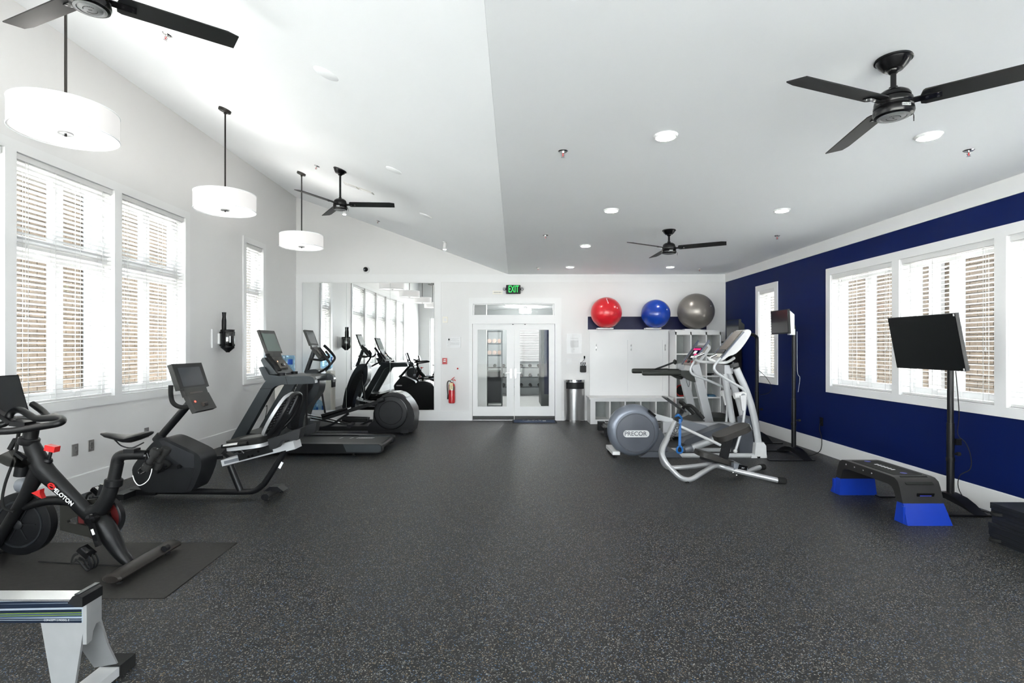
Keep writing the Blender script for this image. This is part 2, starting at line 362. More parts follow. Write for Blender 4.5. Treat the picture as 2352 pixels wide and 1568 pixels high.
# casings
def casing(name, side, ys, z0, z1, wt=0.1, wb=0.09):
    xw = XL if side == 'L' else XR; a, c = sorted((xw, xw + (0.02 if side == 'L' else -0.02))); b = B()
    lo, hi = ys[0][0] - wt, ys[-1][1] + wt
    b.box((a, lo, z0-wb), (c, hi, z0)); b.box((a, lo, z1), (c, hi, z1+wt)); b.box((a, lo, z0), (c, ys[0][0], z1)); b.box((a, ys[-1][1], z0), (c, hi, z1))
    for (p, q), (r_, t_) in zip(ys, ys[1:]): b.box((a, q, z0), (c, r_, z1))
    struct(b, name, 'trim_white')
casing('trim_6', 'L', sorted([(y-WW, y) for y in WIN_Y]), ZB, ZTL)
casing('trim_7', 'L', [(8.94, 9.55)], ZB, ZTL)
casing('trim_8', 'R', sorted([(y-1.2, y) for y in WIN_YR]), ZB, ZTR)
casing('trim_9', 'R', [(8.975, 9.56)], ZB, ZTR)
def reveal(name, side, y0, y1, z0, z1):             # white jamb lining of an opening
    xw = XL if side == 'L' else XR; a, c = sorted((xw, xw + (-0.10 if side == 'L' else 0.10))); k = 0.008
    B().ring([(y0,z0),(y1,z0),(y1,z1),(y0,z1)], [(y0+k,z0+k),(y1-k,z0+k),(y1-k,z1-k),(y0+k,z1-k)], a, c, 'yz').build(name, None, 'trim_white', kind='structure')
for i, y in enumerate(WIN_YR): reveal('trim_%d' % (20+i), 'R', y-1.2, y, ZB, ZTR)
reveal('trim_24', 'R', 8.975, 9.56, ZB, ZTR)

# ---------------------------------------------------------------- blinds: each slat an object of its own
def blind(side, y0, y1, z0, z1, label, tilt, n_cord):
    s = -1 if side == 'L' else 1; xw = XL if side == 'L' else XR; xc = xw + s*0.035; L = y1 - y0 - 0.03; yc = (y0+y1)/2
    t = thing('window_blind', label, 'blind', (xc, yc, z1), 0, 'white slatted blinds in the windows', world=False)
    B().box((-0.03, -L/2-0.004, -0.055), (0.03, L/2+0.004, -0.002), 0.003).build('headrail', t, 'slat_white')
    B().box((-0.026, -L/2, z0-z1+0.012), (0.026, L/2, z0-z1+0.032), 0.004).build('bottom_rail', t, 'slat_white')
    pit = 0.046; n = int((z1 - z0 - 0.055 - 0.04) / pit)
    sl = None
    for i in range(n):
        z = -0.075 - i*pit
        if sl is None:
            sl = B().loft([[(x, yy, zz) for x, zz in ((-0.025,0),(0,0.003),(0.025,0),(0.025,0.0028),(0,0.0058),(-0.025,0.0028))] for yy in (-L/2, L/2)]).build('slat', t, 'slat_white'); o = sl; o.location = (0,0,z)
        else: o = lift('slat', t, sl, (0, 0, z))
        o.rotation_euler = (0, R(tilt * s), 0)
    for k in range(n_cord):
        y = -L/2 + 0.13 + k*(L-0.26)/(n_cord-1)
        b = B()
        for x in (-0.027, 0.027): b.box((x-0.001, y-0.003, z0-z1+0.03), (x+0.001, y+0.003, -0.05))
        b.build('ladder_cord', t, 'slat_white')
    c = B().rod((-s*0.03, -L/2+0.1, -0.06), (-s*0.03, -L/2+0.1, -0.06-(z1-z0)*0.62), 0.0025, 6).build('pull_cord', t, 'slat_white')
    B().lathe([(0.003,0.02),(0.008,0.0),(0.008,-0.02),(0.004,-0.025)], (-s*0.03, -L/2+0.1, -0.06-(z1-z0)*0.62), n=8).build('tassel', c, 'slat_white')
LBL = ['white slatted blind in the big left window next to the wall-mounted wipe dispenser', 'white slatted blind in the big left window beside the exercise bike saddle', 'white slatted blind in the big window next to the bike touchscreen',
       'white slatted blind in the fourth big window from the mirror wall', 'white slatted blind in the fifth big window from the mirror wall']
for i, y in enumerate(WIN_Y): blind('L', y-WW, y, ZB, ZTL, LBL[i], 12, 4)
blind('L', 8.94, 9.55, ZB, ZTL, 'narrow white slatted blind in the tall slim window near the mirror', 14, 2)
LBR = ['white slatted blind in the wide blue-wall window nearest the slim window', 'white slatted blind behind the large black television', 'white slatted blind in the third wide window of the blue wall', 'white slatted blind in the fourth wide window of the blue wall']
for i, y in enumerate(WIN_YR): blind('R', y-1.2, y, ZB, ZTR, LBR[i], 6, 4)
blind('R', 8.975, 9.56, ZB, ZTR, 'narrow white slatted blind in the slim window of the blue wall', 14, 2)

# ---------------------------------------------------------------- outside
mat('concrete_ground', (0.62, 0.61, 0.59), 0.9, var=0.1, vscale=2)
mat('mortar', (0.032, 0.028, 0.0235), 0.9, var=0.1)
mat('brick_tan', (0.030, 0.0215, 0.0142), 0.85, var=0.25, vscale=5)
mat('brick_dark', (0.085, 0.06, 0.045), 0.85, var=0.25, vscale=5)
mat('pilaster_grey', (0.10, 0.10, 0.10), 0.7)
struct(B().box((-30, -30, -0.3), (30, 45, -0.12)), 'ground', 'concrete_ground')
def brick_house(x, y0, y1, z1, s, label, view):
    # neighbouring building faced in brick, its wall seen through the blinds
    h = thing('brick_building', label, 'building', (x + s*1.5, (y0+y1)/2, -0.12))
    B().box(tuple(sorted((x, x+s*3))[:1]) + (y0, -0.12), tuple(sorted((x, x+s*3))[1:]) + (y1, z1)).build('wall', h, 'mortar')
    L, H = 0.30, 0.10; v = view; proto = None; rest = B(); k = 0; cells = []
    for r in range(int((v[3]-v[2])/H)):
        for c in range(int((v[1]-v[0])/L)): cells.append((v[0] + (c + 0.5*(r % 2))*L, v[2] + r*H))
    cells.sort(key=lambda q: q[0]**2 + (q[1]-1.5)**2)
    for y, z in cells:
        if k < 300:
            if proto is None:
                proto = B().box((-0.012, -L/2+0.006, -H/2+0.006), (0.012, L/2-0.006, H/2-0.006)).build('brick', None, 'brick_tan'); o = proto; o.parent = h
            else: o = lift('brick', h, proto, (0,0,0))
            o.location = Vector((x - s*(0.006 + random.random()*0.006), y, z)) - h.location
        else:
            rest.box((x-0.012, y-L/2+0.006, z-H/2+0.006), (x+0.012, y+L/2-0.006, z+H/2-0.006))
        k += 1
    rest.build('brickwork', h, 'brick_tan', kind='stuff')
    return h
hL = brick_house(-8.3, 4.5, 17.5, 4.6, -1, 'tan brick house seen through the blinds of the white wall', (5.2, 14.6, 0.4, 4.5))
B().box((-8.26, 7.0, 0.5), (-8.28, 8.3, 2.0)).build('shutter', hL, 'frame_grey')
b = B()
for i in range(14): b.cbox((-8.25, 7.65, 0.58+i*0.1), (0.02, 1.2, 0.07), (0, R(20), 0))
b.build('louvre', hL, 'frame_grey')
B().box((-8.24, 10.2, 0), (-8.26, 10.5, 4.5)).build('downpipe', hL, 'frame_grey')
hR = brick_house(7.9, 4.0, 17.5, 3.6, 1, 'brown brick house seen through the blinds of the blue wall', (5.2, 14.0, 0.3, 3.5))
for y in (6.6, 9.6): B().box((7.80, y, -0.1), (7.87, y+0.28, 3.4)).build('pilaster', hR, 'pilaster_grey')
# ---------------------------------------------------------------- doors and the lobby beyond
mat('lobby_floor', (0.72, 0.72, 0.71), 0.35, var=0.03, vscale=2)
mat('lobby_wall', (0.40, 0.42, 0.42), 0.6, var=0.02)
mat('rack_grey', (0.05, 0.056, 0.056), 0.4, metal=0.4)
mat('lobby_glow', (1, 0.98, 0.95), 0.5, emit=42)
LY = YB + 0.14
struct(B().box((-3.2, LY-0.06, -0.1), (4.2, LY+6.2, -0.001)), 'floor_lobby', 'lobby_floor')
struct(B().box((-3.2, LY, 2.75), (4.2, LY+6.2, 2.85)), 'ceiling_lobby', 'ceiling_white')
struct(B().box((-3.2, LY+6.0, 0), (4.2, LY+6.2, 2.75)), 'wall_lobby_back', 'lobby_wall')
struct(B().box((-3.2, LY, 0), (-3.0, LY+6.0, 2.75)), 'wall_lobby_left', 'wall_white')
struct(B().box((4.0, LY, 0), (4.2, LY+6.0, 2.75)), 'wall_lobby_right', 'lobby_wall')
struct(B().box((-1.6, LY+1.3, 0), (-0.585, LY+1.6, 2.75)), 'wall_lobby_pier', 'wall_white')
# ring of downstand beam seen through the transom
struct(B().box((-3.0, LY+2.9, 2.68), (4.0, LY+3.05, 2.75)), 'trim_10', 'lobby_wall')
for x, y, lb in ((0.04, 13.0, 'round white flush ceiling lamp in lobby just past the door'), (0.43, 16.0, 'round white flush ceiling lamp deep in the lobby')):
    t = thing('flush_lamp', lb, 'lamp', (x, y, 2.75), 0, 'lobby ceiling lamps', world=False)
    B().lathe([(0.0001,-0.20),(0.16,-0.195),(0.18,-0.18),(0.18,-0.08),(0.15,-0.06)], n=32, cap=False).build('shade', t, 'lobby_glow')
    B().lathe([(0.05,-0.07),(0.16,-0.06),(0.06,-0.03),(0.06,0.0)], n=32, cap=False).build('rim', t, 'steel')
# blind on the lobby's far wall
t = thing('lobby_blind', 'white slatted blind hanging in the lobby behind the glass doors', 'blind', (0.42, LY+5.96, 0), 0)
B().box((-0.15, LY+5.93, 2.42), (1.0, LY+5.985, 2.48)).build('headrail', t, 'slat_white')
sl = None
for i in range(26):
    z = 2.40 - i*0.052
    if sl is None: sl = B().cbox((0.425, LY+5.95, z), (1.1, 0.05, 0.004), (R(55),0,0)).build('slat', t, 'slat_white'); z0_ = z
    else: lift('slat', t, sl, (0, 0, z - z0_))
# dumbbell rack and shelf unit in the lobby
t = thing('dumbbell_rack', 'dark dumbbell rack against the far lobby wall', 'rack', (0.1, LY+5.5, 0))
for x in (-1.01, 1.11):
    B().bar((x, LY+5.3, 0), (x, LY+5.75, 1.0), 0.06, 0.06, (1,0,0)).build('upright', t, 'rack_grey')
for k, z in enumerate((0.28, 0.58, 0.88)): B().cbox((0.05, LY+5.42+0.13*k, z), (2.05, 0.26, 0.03)).build('shelf', t, 'rack_grey')
db = None
for k, z in enumerate((0.28, 0.58, 0.88)):
    for i in range(7):
        x = -0.8 + i*0.28; y = LY+5.42+0.13*k
        lb = 'dark dumbbell, %s from the blue cupboard end, %s shelf of lobby rack' % (('seventh','sixth','fifth','fourth','third','second','first')[i], ('bottom', 'middle', 'top')[k])
        d = thing('dumbbell', lb, 'dumbbell', (x, y, z+0.0151+0.0477), 0, 'dumbbells on the lobby rack, %s shelf' % ('bottom', 'middle', 'top')[k], world=False)
        if db is None:
            B().rod((0,-0.14,0),(0,0.14,0),0.016,10).build('handle', d, 'steel')
            for s_ in (-1, 1): B().lathe([(0.045,-0.04),(0.055,-0.03),(0.055,0.03),(0.045,0.04)], (0, s_*0.11, 0), (0,1,0), 6).build('head', d, 'black_rubber')
            db = d
        else:
            for ch in db.children: c = ch.copy(); col.objects.link(c); c.parent = d
t = thing('storage_tower', 'grey metal storage tower with rolled towels past the left glass door', 'shelf', (-0.44, LY+2.6, 0))
for dx in (-0.18, 0.2):
    for dy in (-0.2, 0.2): B().box((-0.44+dx-0.015, LY+2.6+dy-0.015, 0), (-0.44+dx+0.015, LY+2.6+dy+0.015, 1.95)).build('post', t, 'rack_grey')
for z in (0.08, 0.9, 1.3, 1.6, 1.93): B().box((-0.64, LY+2.39, z), (-0.22, LY+2.81, z+0.03)).build('shelf', t, 'rack_grey')
B().box((-0.62, LY+2.42, 0.11), (-0.24, LY+2.80, 0.90), 0.01).build('drawer_box', t, 'charcoal')
mat('towel', (0.6, 0.45, 0.38), 0.9)
k_ = 0
for z, n_ in ((1.33, 3), (1.63, 3)):
    for i in range(n_):
        tw = B().lathe([(0.005,-0.17),(0.055,-0.165),(0.058,0),(0.055,0.165),(0.005,0.17)], (-0.56+i*0.13, LY+2.6, z+0.058), (0,1,0), 14)
        tw.build('rolled_towel', None, 'towel', label='rolled towel, %s from the white pier, on the %s shelf of lobby tower' % (('first','second','third')[i], 'lower open' if z < 1.5 else 'upper open'), cat='towel', group='rolled towels on the lobby tower, %s shelf' % ('lower open' if z < 1.5 else 'upper open'))
# dark blue lobby cupboard with long pulls
t = thing('lobby_cupboard', 'tall dark blue cupboard with long pull handle behind right glass door', 'cupboard', (1.12, LY+3.0, 0))
mat('cupboard_blue', (0.008, 0.012, 0.035), 0.25)
B().box((0.86, LY+2.6, 0.30), (1.75, LY+3.6, 2.16)).build('carcass', t, 'cupboard_blue')
B().box((0.84, LY+2.58, 0), (1.77, LY+3.62, 0.30)).build('plinth', t, 'rack_grey')
B().box((0.78, LY+2.56, 0), (0.86, LY+3.62, 2.2)).build('side_panel', t, 'rack_grey')
for x0 in (0.87, 1.31):
    d = B().box((x0, LY+2.578, 0.32), (x0+0.43, LY+2.598, 2.14), 0.003).build('door', t, 'cupboard_blue')
    B().rod((x0+0.36, LY+2.55, 0.95), (x0+0.36, LY+2.55, 1.45), 0.012, 10).build('handle', d, 'steel')

# double glass door and transom
d = thing('door_1', None, None, ((DX0+DX1)/2, YB+0.07, 0)); tag(d, kind='structure')
def XB(px): return (px - VX)/110.0
def ZBk(py): return CH + (VY - py)/110.0
y0, y1 = YB+0.03, YB+0.075
seam = XB(1181.3)
for k, (a, c, ga, gc) in enumerate(((DX0+0.004, seam-0.003, XB(1097), XB(1163.6)), (seam+0.003, DX1-0.004, XB(1194.4), XB(1261)))):
    zt, zb, gt, gb = DZ1-0.006, 0.012, ZBk(757), ZBk(934)
    lf = B().ring([(a,zb),(c,zb),(c,zt),(a,zt)], [(ga,gb),(gc,gb),(gc,gt),(ga,gt)], y0, y1).build('door_leaf', d, 'trim_white')
    B().ring([(ga-.02,gb-.02),(gc+.02,gb-.02),(gc+.02,gt+.02),(ga-.02,gt+.02)], [(ga,gb),(gc,gb),(gc,gt),(ga,gt)], y0-0.006, y0).build('glazing_bead', lf, 'trim_white')
    B().box((ga, (y0+y1)/2-0.003, gb), (gc, (y0+y1)/2+0.003, gt)).build('pane', lf, 'door_glass')
    b = B()
    for j in range(3): b.box((a+.002, y0-0.012, 0.014+j*0.026), (c-.002, y0, 0.036+j*0.026), 0.003)
    b.build('sweep', lf, 'black_plastic')
    s_ = -1 if k == 0 else 1; hx = XB(1173.5) if k == 0 else XB(1184); hz = ZBk(858)
    B().box((hx-0.019, y0-0.012, hz-0.10), (hx+0.019, y0, hz+0.10), 0.006).build('escutcheon', lf, 'steel')
    h = B().rod((hx, y0-0.01, hz+0.02), (hx, y0-0.06, hz+0.02), 0.009, 10).build('handle_neck', lf, 'chrome')
    B().tube([(hx, y0-0.058, hz+0.02), (hx+s_*0.05, y0-0.058, hz+0.021), (hx+s_*0.11, y0-0.055, hz+0.014)], 0.009, 10, 4).build('handle', lf, 'chrome')
    B().rod((hx, y0-0.024, hz-0.075), (hx, y0-0.012, hz-0.075), 0.012, 12).build('lock_cylinder', lf, 'chrome')
B().box((DX0, YB+0.01, 0), (DX1, YB+0.14, 0.012)).build('threshold', d, 'steel')
B().box((DX0, YB+0.02, DZ1-0.006), (DX1, YB+0.1, DZ1)).build('head_stop', d, 'trim_white')
for px in (1178, 1206): B().cbox((XB(px), y0-0.004, DZ1-0.014), (0.03, 0.01, 0.014)).build('strike', d, 'charcoal')
tw = thing('window_13', None, None, (0.05, YB+0.06, TZ0)); tag(tw, kind='structure')
B().ring([(TX0,TZ0),(TX1,TZ0),(TX1,TZ1),(TX0,TZ1)], [(TX0+.022,TZ0+.015),(TX1-.022,TZ0+.015),(TX1-.022,TZ1-.022),(TX0+.022,TZ1-.022)], YB+0.03, YB+0.09).build('frame', tw, 'trim_white')
B().box((TX0+.022, YB+0.057, TZ0+.015), (TX1-.022, YB+0.063, TZ1-.022)).build('pane', tw, 'door_glass')
# ---------------------------------------------------------------- ceiling fixtures
SA = math.atan(KS)                                  # ceiling slope angle
def slope_at(px, py):                               # point on the sloped ceiling
    u, v = (px-VX)/FPX, (VY-py)/FPX; t = (ZC + KS*XRG - CH) / (v + KS*u); return Vector((u*t, t, CH + v*t))
def flat_at(px, py): t = (ZC-CH)*FPX/(VY-py); return Vector(((px-VX)*t/FPX, t, ZC))
def zslope(x): return ZC + KS*(XRG - x)
mat('bronze', (0.025, 0.023, 0.021), 0.4, metal=0.6)
mat('shade_glow', (0.30, 0.296, 0.29), 0.6, var=0.005, emit=LAMP_SHADE)
mat('diffuser_glow', (0.33, 0.326, 0.318), 0.6, var=0.005, emit=LAMP_DIFF)
mat('downlight_glow', (1.0, 0.97, 0.92), 0.6, var=0.005, emit=LAMP_DOWN)
mat('spot_glow', (1.0, 0.95, 0.88), 0.6, var=0.005, emit=40)
mat('exit_green', (0.02, 1.0, 0.12), 0.5, emit=0.5)
# drum pendants
PEND = [(3.80, 'white drum pendant lamp over the exercise bikes'), (5.92, 'white drum pendant lamp in the middle of the row of pendants'), (8.08, 'white drum pendant lamp hanging closest to the mirror wall'), (1.66, 'white drum pendant lamp farthest from the mirror wall')]
proto = None
for y, lb in PEND:
    x = -3.2; zb = 3.055; zc = zslope(x)
    t = thing('pendant_lamp', lb, 'lamp', (x, y, zc), 0, 'white drum pendant lamps', world=False)
    r, h = 0.315, 0.185; dz = zb - zc
    if proto is None:
        B().lathe([(r-0.012, dz+0.004), (r, dz), (r, dz+h), (r-0.012, dz+h-0.004)], n=64, cap=False).build('shade', t, 'shade_glow')
        B().lathe([(0.0001, dz+0.012), (r-0.012, dz+0.012), (r-0.012, dz+0.018), (0.0001, dz+0.018)], n=64, cap=False).build('diffuser', t, 'diffuser_glow')
        B().lathe([(0.0001, dz-0.002), (0.045, dz+0.002), (0.045, dz+0.012), (0.0001, dz+0.013)], n=24, cap=False).build('finial_plate', t, 'steel')
        B().lathe([(0.0001, dz-0.014), (0.008, dz-0.012), (0.008, dz), (0.0001, dz)], n=12, cap=False).build('finial', t, 'bronze')
        for z_ in (dz+0.001, dz+h-0.001):
            B().tube([(r*math.cos(a), r*math.sin(a), z_) for a in [2*math.pi*k/48 for k in range(48)]], 0.0045, 6, closed=True).build('shade_rim', t, 'ceiling_white')
        B().rod((0,0,dz+0.02), (0,0,-0.06), 0.009, 10).build('rod', t, 'bronze')
        b = B().lathe([(0.0001,-0.03),(0.062,-0.03),(0.066,-0.024),(0.066,0.0),(0.0001,0.0)], n=32, cap=False).rot(Matrix.Rotation(SA, 4, 'Y')); cn = b.build('canopy', t, 'bronze')
        B().ball((0,0,-0.045), 0.016, 12, 8).build('swivel', t, 'bronze')
        for k in (-1, 1): B().lathe([(0.006,-0.034),(0.006,-0.028)], (0, 0.035*k, 0), n=8).rot(Matrix.Rotation(SA, 4, 'Y')).build('screw', t, 'chrome')
        b = B()
        for a in (0, 120, 240): b.rod((0,0,dz+h-0.01), ((r-0.006)*math.cos(R(a)), (r-0.006)*math.sin(R(a)), dz+h-0.01), 0.003, 6)
        b.build('spider', t, 'bronze'); proto = t
    else:
        for ch in proto.children: c = ch.copy(); col.objects.link(c); c.parent = t
for y, lb in PEND:                                  # the bulbs inside the open-topped shades
    pl = bpy.data.lights.new('pendant_bulb', 'POINT'); pl.energy = LAMP_BULB; pl.color = (1.0, 0.96, 0.9); pl.shadow_soft_size = 0.08
    po = bpy.data.objects.new('pendant_bulb', pl); col.objects.link(po); po.location = (-3.2, y, 3.055+0.11)
# recessed disc downlights on the flat ceiling; unseen front rows added for light
dl = None; DW = {3.80:'first row past the near fan', 5.86:'row between the two right ceiling fans', 7.90:'row just behind the far ceiling fan', 9.98:'row closest to the back wall', 1.75:'added unseen row above the room front', -0.3:'added unseen rearmost row'}
for y in (3.80, 5.86, 7.90, 9.98, 1.75, -0.3):
    for x in (1.11, 3.0):
        if (x, y) == (3.0, 7.90): continue           # hidden by the fan blade
        t = thing('ceiling_downlight', 'round lit disc downlight, %s, %s side' % (DW[y], 'ridge' if x < 2 else 'blue wall'), 'downlight', (x, y, ZC), 0, 'disc downlights on the flat ceiling', world=False)
        if dl is None:
            B().lathe([(0.066,-0.016),(0.076,-0.016),(0.084,-0.008),(0.086,0.0)], n=40, cap=False).build('trim_ring', t, 'trim_white')
            B().lathe([(0.0001,-0.017),(0.067,-0.017),(0.067,-0.012),(0.0001,-0.012)], n=40, cap=False).build('lens', t, 'downlight_glow'); dl = t
        else:
            for ch in dl.children: c = ch.copy(); col.objects.link(c); c.parent = t
# unlit white discs on the slope
sd = None
for (px, py), lb in zip(((750,167), (905,390), (978,495)), ('flat white ceiling disc on the slope, the one farthest from the mirror wall', 'flat white ceiling disc on the slope beside the left ceiling fan', 'flat white ceiling disc on the slope closest to the spotlights')):
    p = slope_at(px, py)
    t = thing('ceiling_disc', lb, 'ceiling disc', p, 0, 'unlit discs on the sloped ceiling', world=False); t.rotation_euler = (0, SA, 0)
    if sd is None:
        B().lathe([(0.0001,-0.012),(0.085,-0.012),(0.092,-0.008),(0.094,0.0)], n=40, cap=False).build('cover', t, 'ceiling_white')
        B().lathe([(0.094,-0.004),(0.104,-0.003),(0.105,0.0)], n=40, cap=False).build('rim', t, 'trim_white'); sd = t
    else:
        for ch in sd.children: c = ch.copy(); col.objects.link(c); c.parent = t
# sprinkler heads
sk = None
SPR = [((1293,347),0,'chrome fire sprinkler on flat ceiling, nearest the near downlight row, ridge side'), ((2225,345),0,'chrome fire sprinkler on flat ceiling beside the near right fan'), ((1253,540),0,'small chrome fire sprinkler between ridge and far right fan'), ((1785,541),0,'small chrome fire sprinkler over the slim blue-wall window'),
       ((1236,615),0,'small chrome fire sprinkler in front of the exit sign'), ((1607,617),0,'small chrome fire sprinkler above the silver ball'), ((728,381),1,'chrome fire sprinkler on slope beside the left fan'), ((869,507),1,'small chrome fire sprinkler on slope near the back gable'), ((384,79),1,'chrome fire sprinkler on slope behind the near fan blade')]
for (px, py), onslope, lb in SPR:
    p = slope_at(px, py) if onslope else flat_at(px, py)
    t = thing('fire_sprinkler', lb, 'sprinkler', p, 0, 'fire sprinklers in the ceiling', world=False)
    if onslope: t.rotation_euler = (0, SA, 0)
    if sk is None:
        B().lathe([(0.012,-0.008),(0.03,-0.008),(0.038,-0.001),(0.038,0)], n=24).build('escutcheon', t, 'chrome')
        b = B().rod((0,0,-0.005),(0,0,-0.02),0.010,10); b.tube([(-0.010,0,-0.018),(-0.013,0,-0.03),(-0.004,0,-0.045)],0.003,6); b.tube([(0.010,0,-0.018),(0.013,0,-0.03),(0.004,0,-0.045)],0.003,6); b.build('yoke', t, 'chrome')
        B().rod((0,0,-0.018),(0,0,-0.043),0.0035,8).build('bulb', t, 'red_plastic')
        B().lathe([(0.003,-0.044),(0.015,-0.046),(0.015,-0.048),(0.003,-0.048)], n=12).build('deflector', t, 'chrome'); sk = t
    else:
        for ch in sk.children: c = ch.copy(); col.objects.link(c); c.parent = t
# ceiling spotlights aimed at the mirror wall
for (px, py), lb in (((1022,560),'small white ceiling spotlight on slope near the ridge'), ((792,480),'small white ceiling spotlight behind the left fan hub')):
    p = slope_at(px, py - 4)
    t = thing('ceiling_spotlight', lb, 'spotlight', p, 0, 'white spotlights on the slope')
    B().lathe([(0.045,-0.012),(0.048,0.02)], p, n=20).build('base', t, 'trim_white')
    B().rod(p, p + Vector((0,0,-0.05)), 0.008, 8).build('stem', t, 'trim_white')
    d = Vector((-0.05, -0.12, -1.0)).normalized()
    a = p + Vector((0,0,-0.04))
    B().rod(a - d*0.02, a + d*0.10, 0.033, 20).build('head', t, 'trim_white')
    B().rod(a + d*0.095, a + d*0.102, 0.028, 20).build('lens', t, 'spot_glow')
# linear air vent on the slope
v0, v1 = slope_at(788,418), slope_at(860,446); vc = (v0+v1)/2
t = thing('ceiling_vent', 'white linear air vent on the sloped ceiling behind the left fan', 'vent', vc, 0, world=False); t.rotation_euler = (0, SA, 0)
L = (v1-v0).length
mat('vent_grey', (0.52, 0.50, 0.47), 0.5)
for k in (-1, 1):
    B().box((k*L/4-L/4+0.012, -0.06, -0.008), (k*L/4+L/4-0.012, 0.06, 0.003), 0.003).build('panel', t, 'vent_grey')
    for j in range(5): B().box((k*L/4-L/4+0.03, -0.045+j*0.02, -0.012), (k*L/4+L/4-0.03, -0.037+j*0.02, -0.007)).build('louvre', t, 'trim_white')
# ceiling fans
mat('fan_black', (0.004, 0.004, 0.0045), 0.22, var=0.05)
mat('fan_blade', (0.007, 0.0075, 0.008), 0.5, var=0.1, bump=0.1)
mat('fan_cap', (0.17, 0.175, 0.18), 0.35, var=0.05)  # lighter grey stands in for light reflected by the cap
fan0 = None
def make_fan(name, loc, drop, slope, ang, label):
    global fan0
    t = thing(name, label, 'ceiling fan', loc, 0, 'black three-blade ceiling fans', world=False)
    z = -drop                                       # hub centre
    m_ = Matrix.Rotation(SA, 4, 'Y') if slope else Matrix.Identity(4)
    B().lathe([(0.03,-0.062),(0.045,-0.06),(0.066,-0.038),(0.079,-0.016),(0.083,-0.008),(0.084,0.0)], n=40).rot(m_).build('canopy', t, 'fan_black')
    cc = B().lathe([(0.082,-0.014),(0.087,-0.012),(0.087,-0.006),(0.082,-0.004)], n=40, cap=False).rot(m_).build('canopy_band', t, 'fan_black')
    B().ball((0,0,-0.055), 0.03, 16, 10).build('hanger_ball', t, 'fan_black')
    B().rod((0,0,-0.05), (0,0,z+0.06), 0.0135, 14).build('downrod', t, 'fan_black')
    B().lathe([(0.0001,z+0.085),(0.02,z+0.085),(0.022,z+0.068),(0.05,z+0.064),(0.07,z+0.05),(0.078,z+0.036),(0.078,z+0.028),(0.07,z+0.026),(0.07,z+0.018),(0.085,z+0.016),(0.088,z+0.0),(0.085,z-0.010)], n=40, cap=False).build('motor_housing', t, 'fan_black')
    B().lathe([(0.085,z-0.010),(0.090,z-0.014),(0.090,z-0.024),(0.086,z-0.028),(0.082,z-0.032),(0.092,z-0.036),(0.094,z-0.052),(0.088,z-0.068),(0.074,z-0.074)], n=40, cap=False).build('switch_housing', t, 'fan_black')
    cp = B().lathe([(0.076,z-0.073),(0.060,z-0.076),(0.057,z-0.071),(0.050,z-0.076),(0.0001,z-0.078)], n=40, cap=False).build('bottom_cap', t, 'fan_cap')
    b = B()                                         # ring of small print, too small to read
    for a in list(range(30, 151, 12)) + list(range(205, 336, 14)): b.cbox((0.031*math.cos(R(a)), 0.031*math.sin(R(a)), z-0.0778), (0.005, 0.0035, 0.0012), (0, 0, R(a-90)))
    b.cbox((0, 0, z-0.0782), (0.016, 0.005, 0.0012), (0, 0, 0.5)); b.build('small_print', cp, 'ink_black')
    B().cbox((0, -0.092, z-0.044), (0.042, 0.008, 0.014), bev=0.002).build('name_plate', t, 'silver_light')
    text('HUNTER', 'lettering', t, 'ink_black', 0.011, face_mtx((0, -0.0968, z-0.044), (1,0,0), (0,0,1)), 0.0004)
    pc = B().tube([(0.092,0,z-0.05),(0.104,0,z-0.052),(0.108,0,z-0.062),(0.108,0,z-0.078)], 0.0018, 6).build('pull_chain', t, 'fan_black')
    for i in range(5): B().ball((0.108,0,z-0.066-i*0.006), 0.0028, 8, 6).build('bead', pc, 'fan_black')
    for k in range(3):
        rm = Matrix.Rotation(R(ang + 120*k), 4, 'Z'); pitch = Matrix.Translation((0,0,z+0.0)) @ Matrix.Rotation(R(-12), 4, 'X')
        b = B().prism([(0.125,-0.052),(0.135,-0.062),(0.64,-0.066),(0.70,-0.05),(0.69,0.058),(0.135,0.066),(0.115,0.056),(0.11,0.0)], -0.003, 0.003, 'xy'); b.rot(rm @ pitch)
        bl = b.build('blade', t, 'fan_blade')
        b = B().box((0.06,-0.022,-0.010), (0.20,0.022,-0.004), 0.002); b.rot(rm @ pitch); b.build('blade_iron', bl, 'fan_black')
        for sx_, sy_ in ((0.14, 0), (0.185, 0.013), (0.185, -0.013)):
            b = B().lathe([(0.006,-0.013),(0.006,-0.009)], (sx_, sy_, 0), n=10); b.rot(rm @ pitch); b.build('screw', bl, 'chrome')
    return t
make_fan('ceiling_fan', (2.016, 2.79, ZC), 0.235, False, 81, 'black three-blade ceiling fan hanging near the wide blue-wall windows')
make_fan('ceiling_fan', (2.05, 6.87, ZC), 0.235, False, -28, 'black three-blade ceiling fan on the flat ceiling in front of the ball shelf')
make_fan('ceiling_fan', (-2.22, 6.87, zslope(-2.22)), 0.45, True, 4, 'black three-blade ceiling fan on long rod beside the pendant near the mirror')
make_fan('ceiling_fan', (-2.22, 2.79, zslope(-2.22)), 0.45, True, 38, 'black three-blade ceiling fan over the front end of the bike row')
# ---------------------------------------------------------------- things along the back wall
def XW(px, Y=YB): return (px - VX)*Y/FPX
def ZW(py, Y=YB): return CH + (VY - py)*Y/FPX
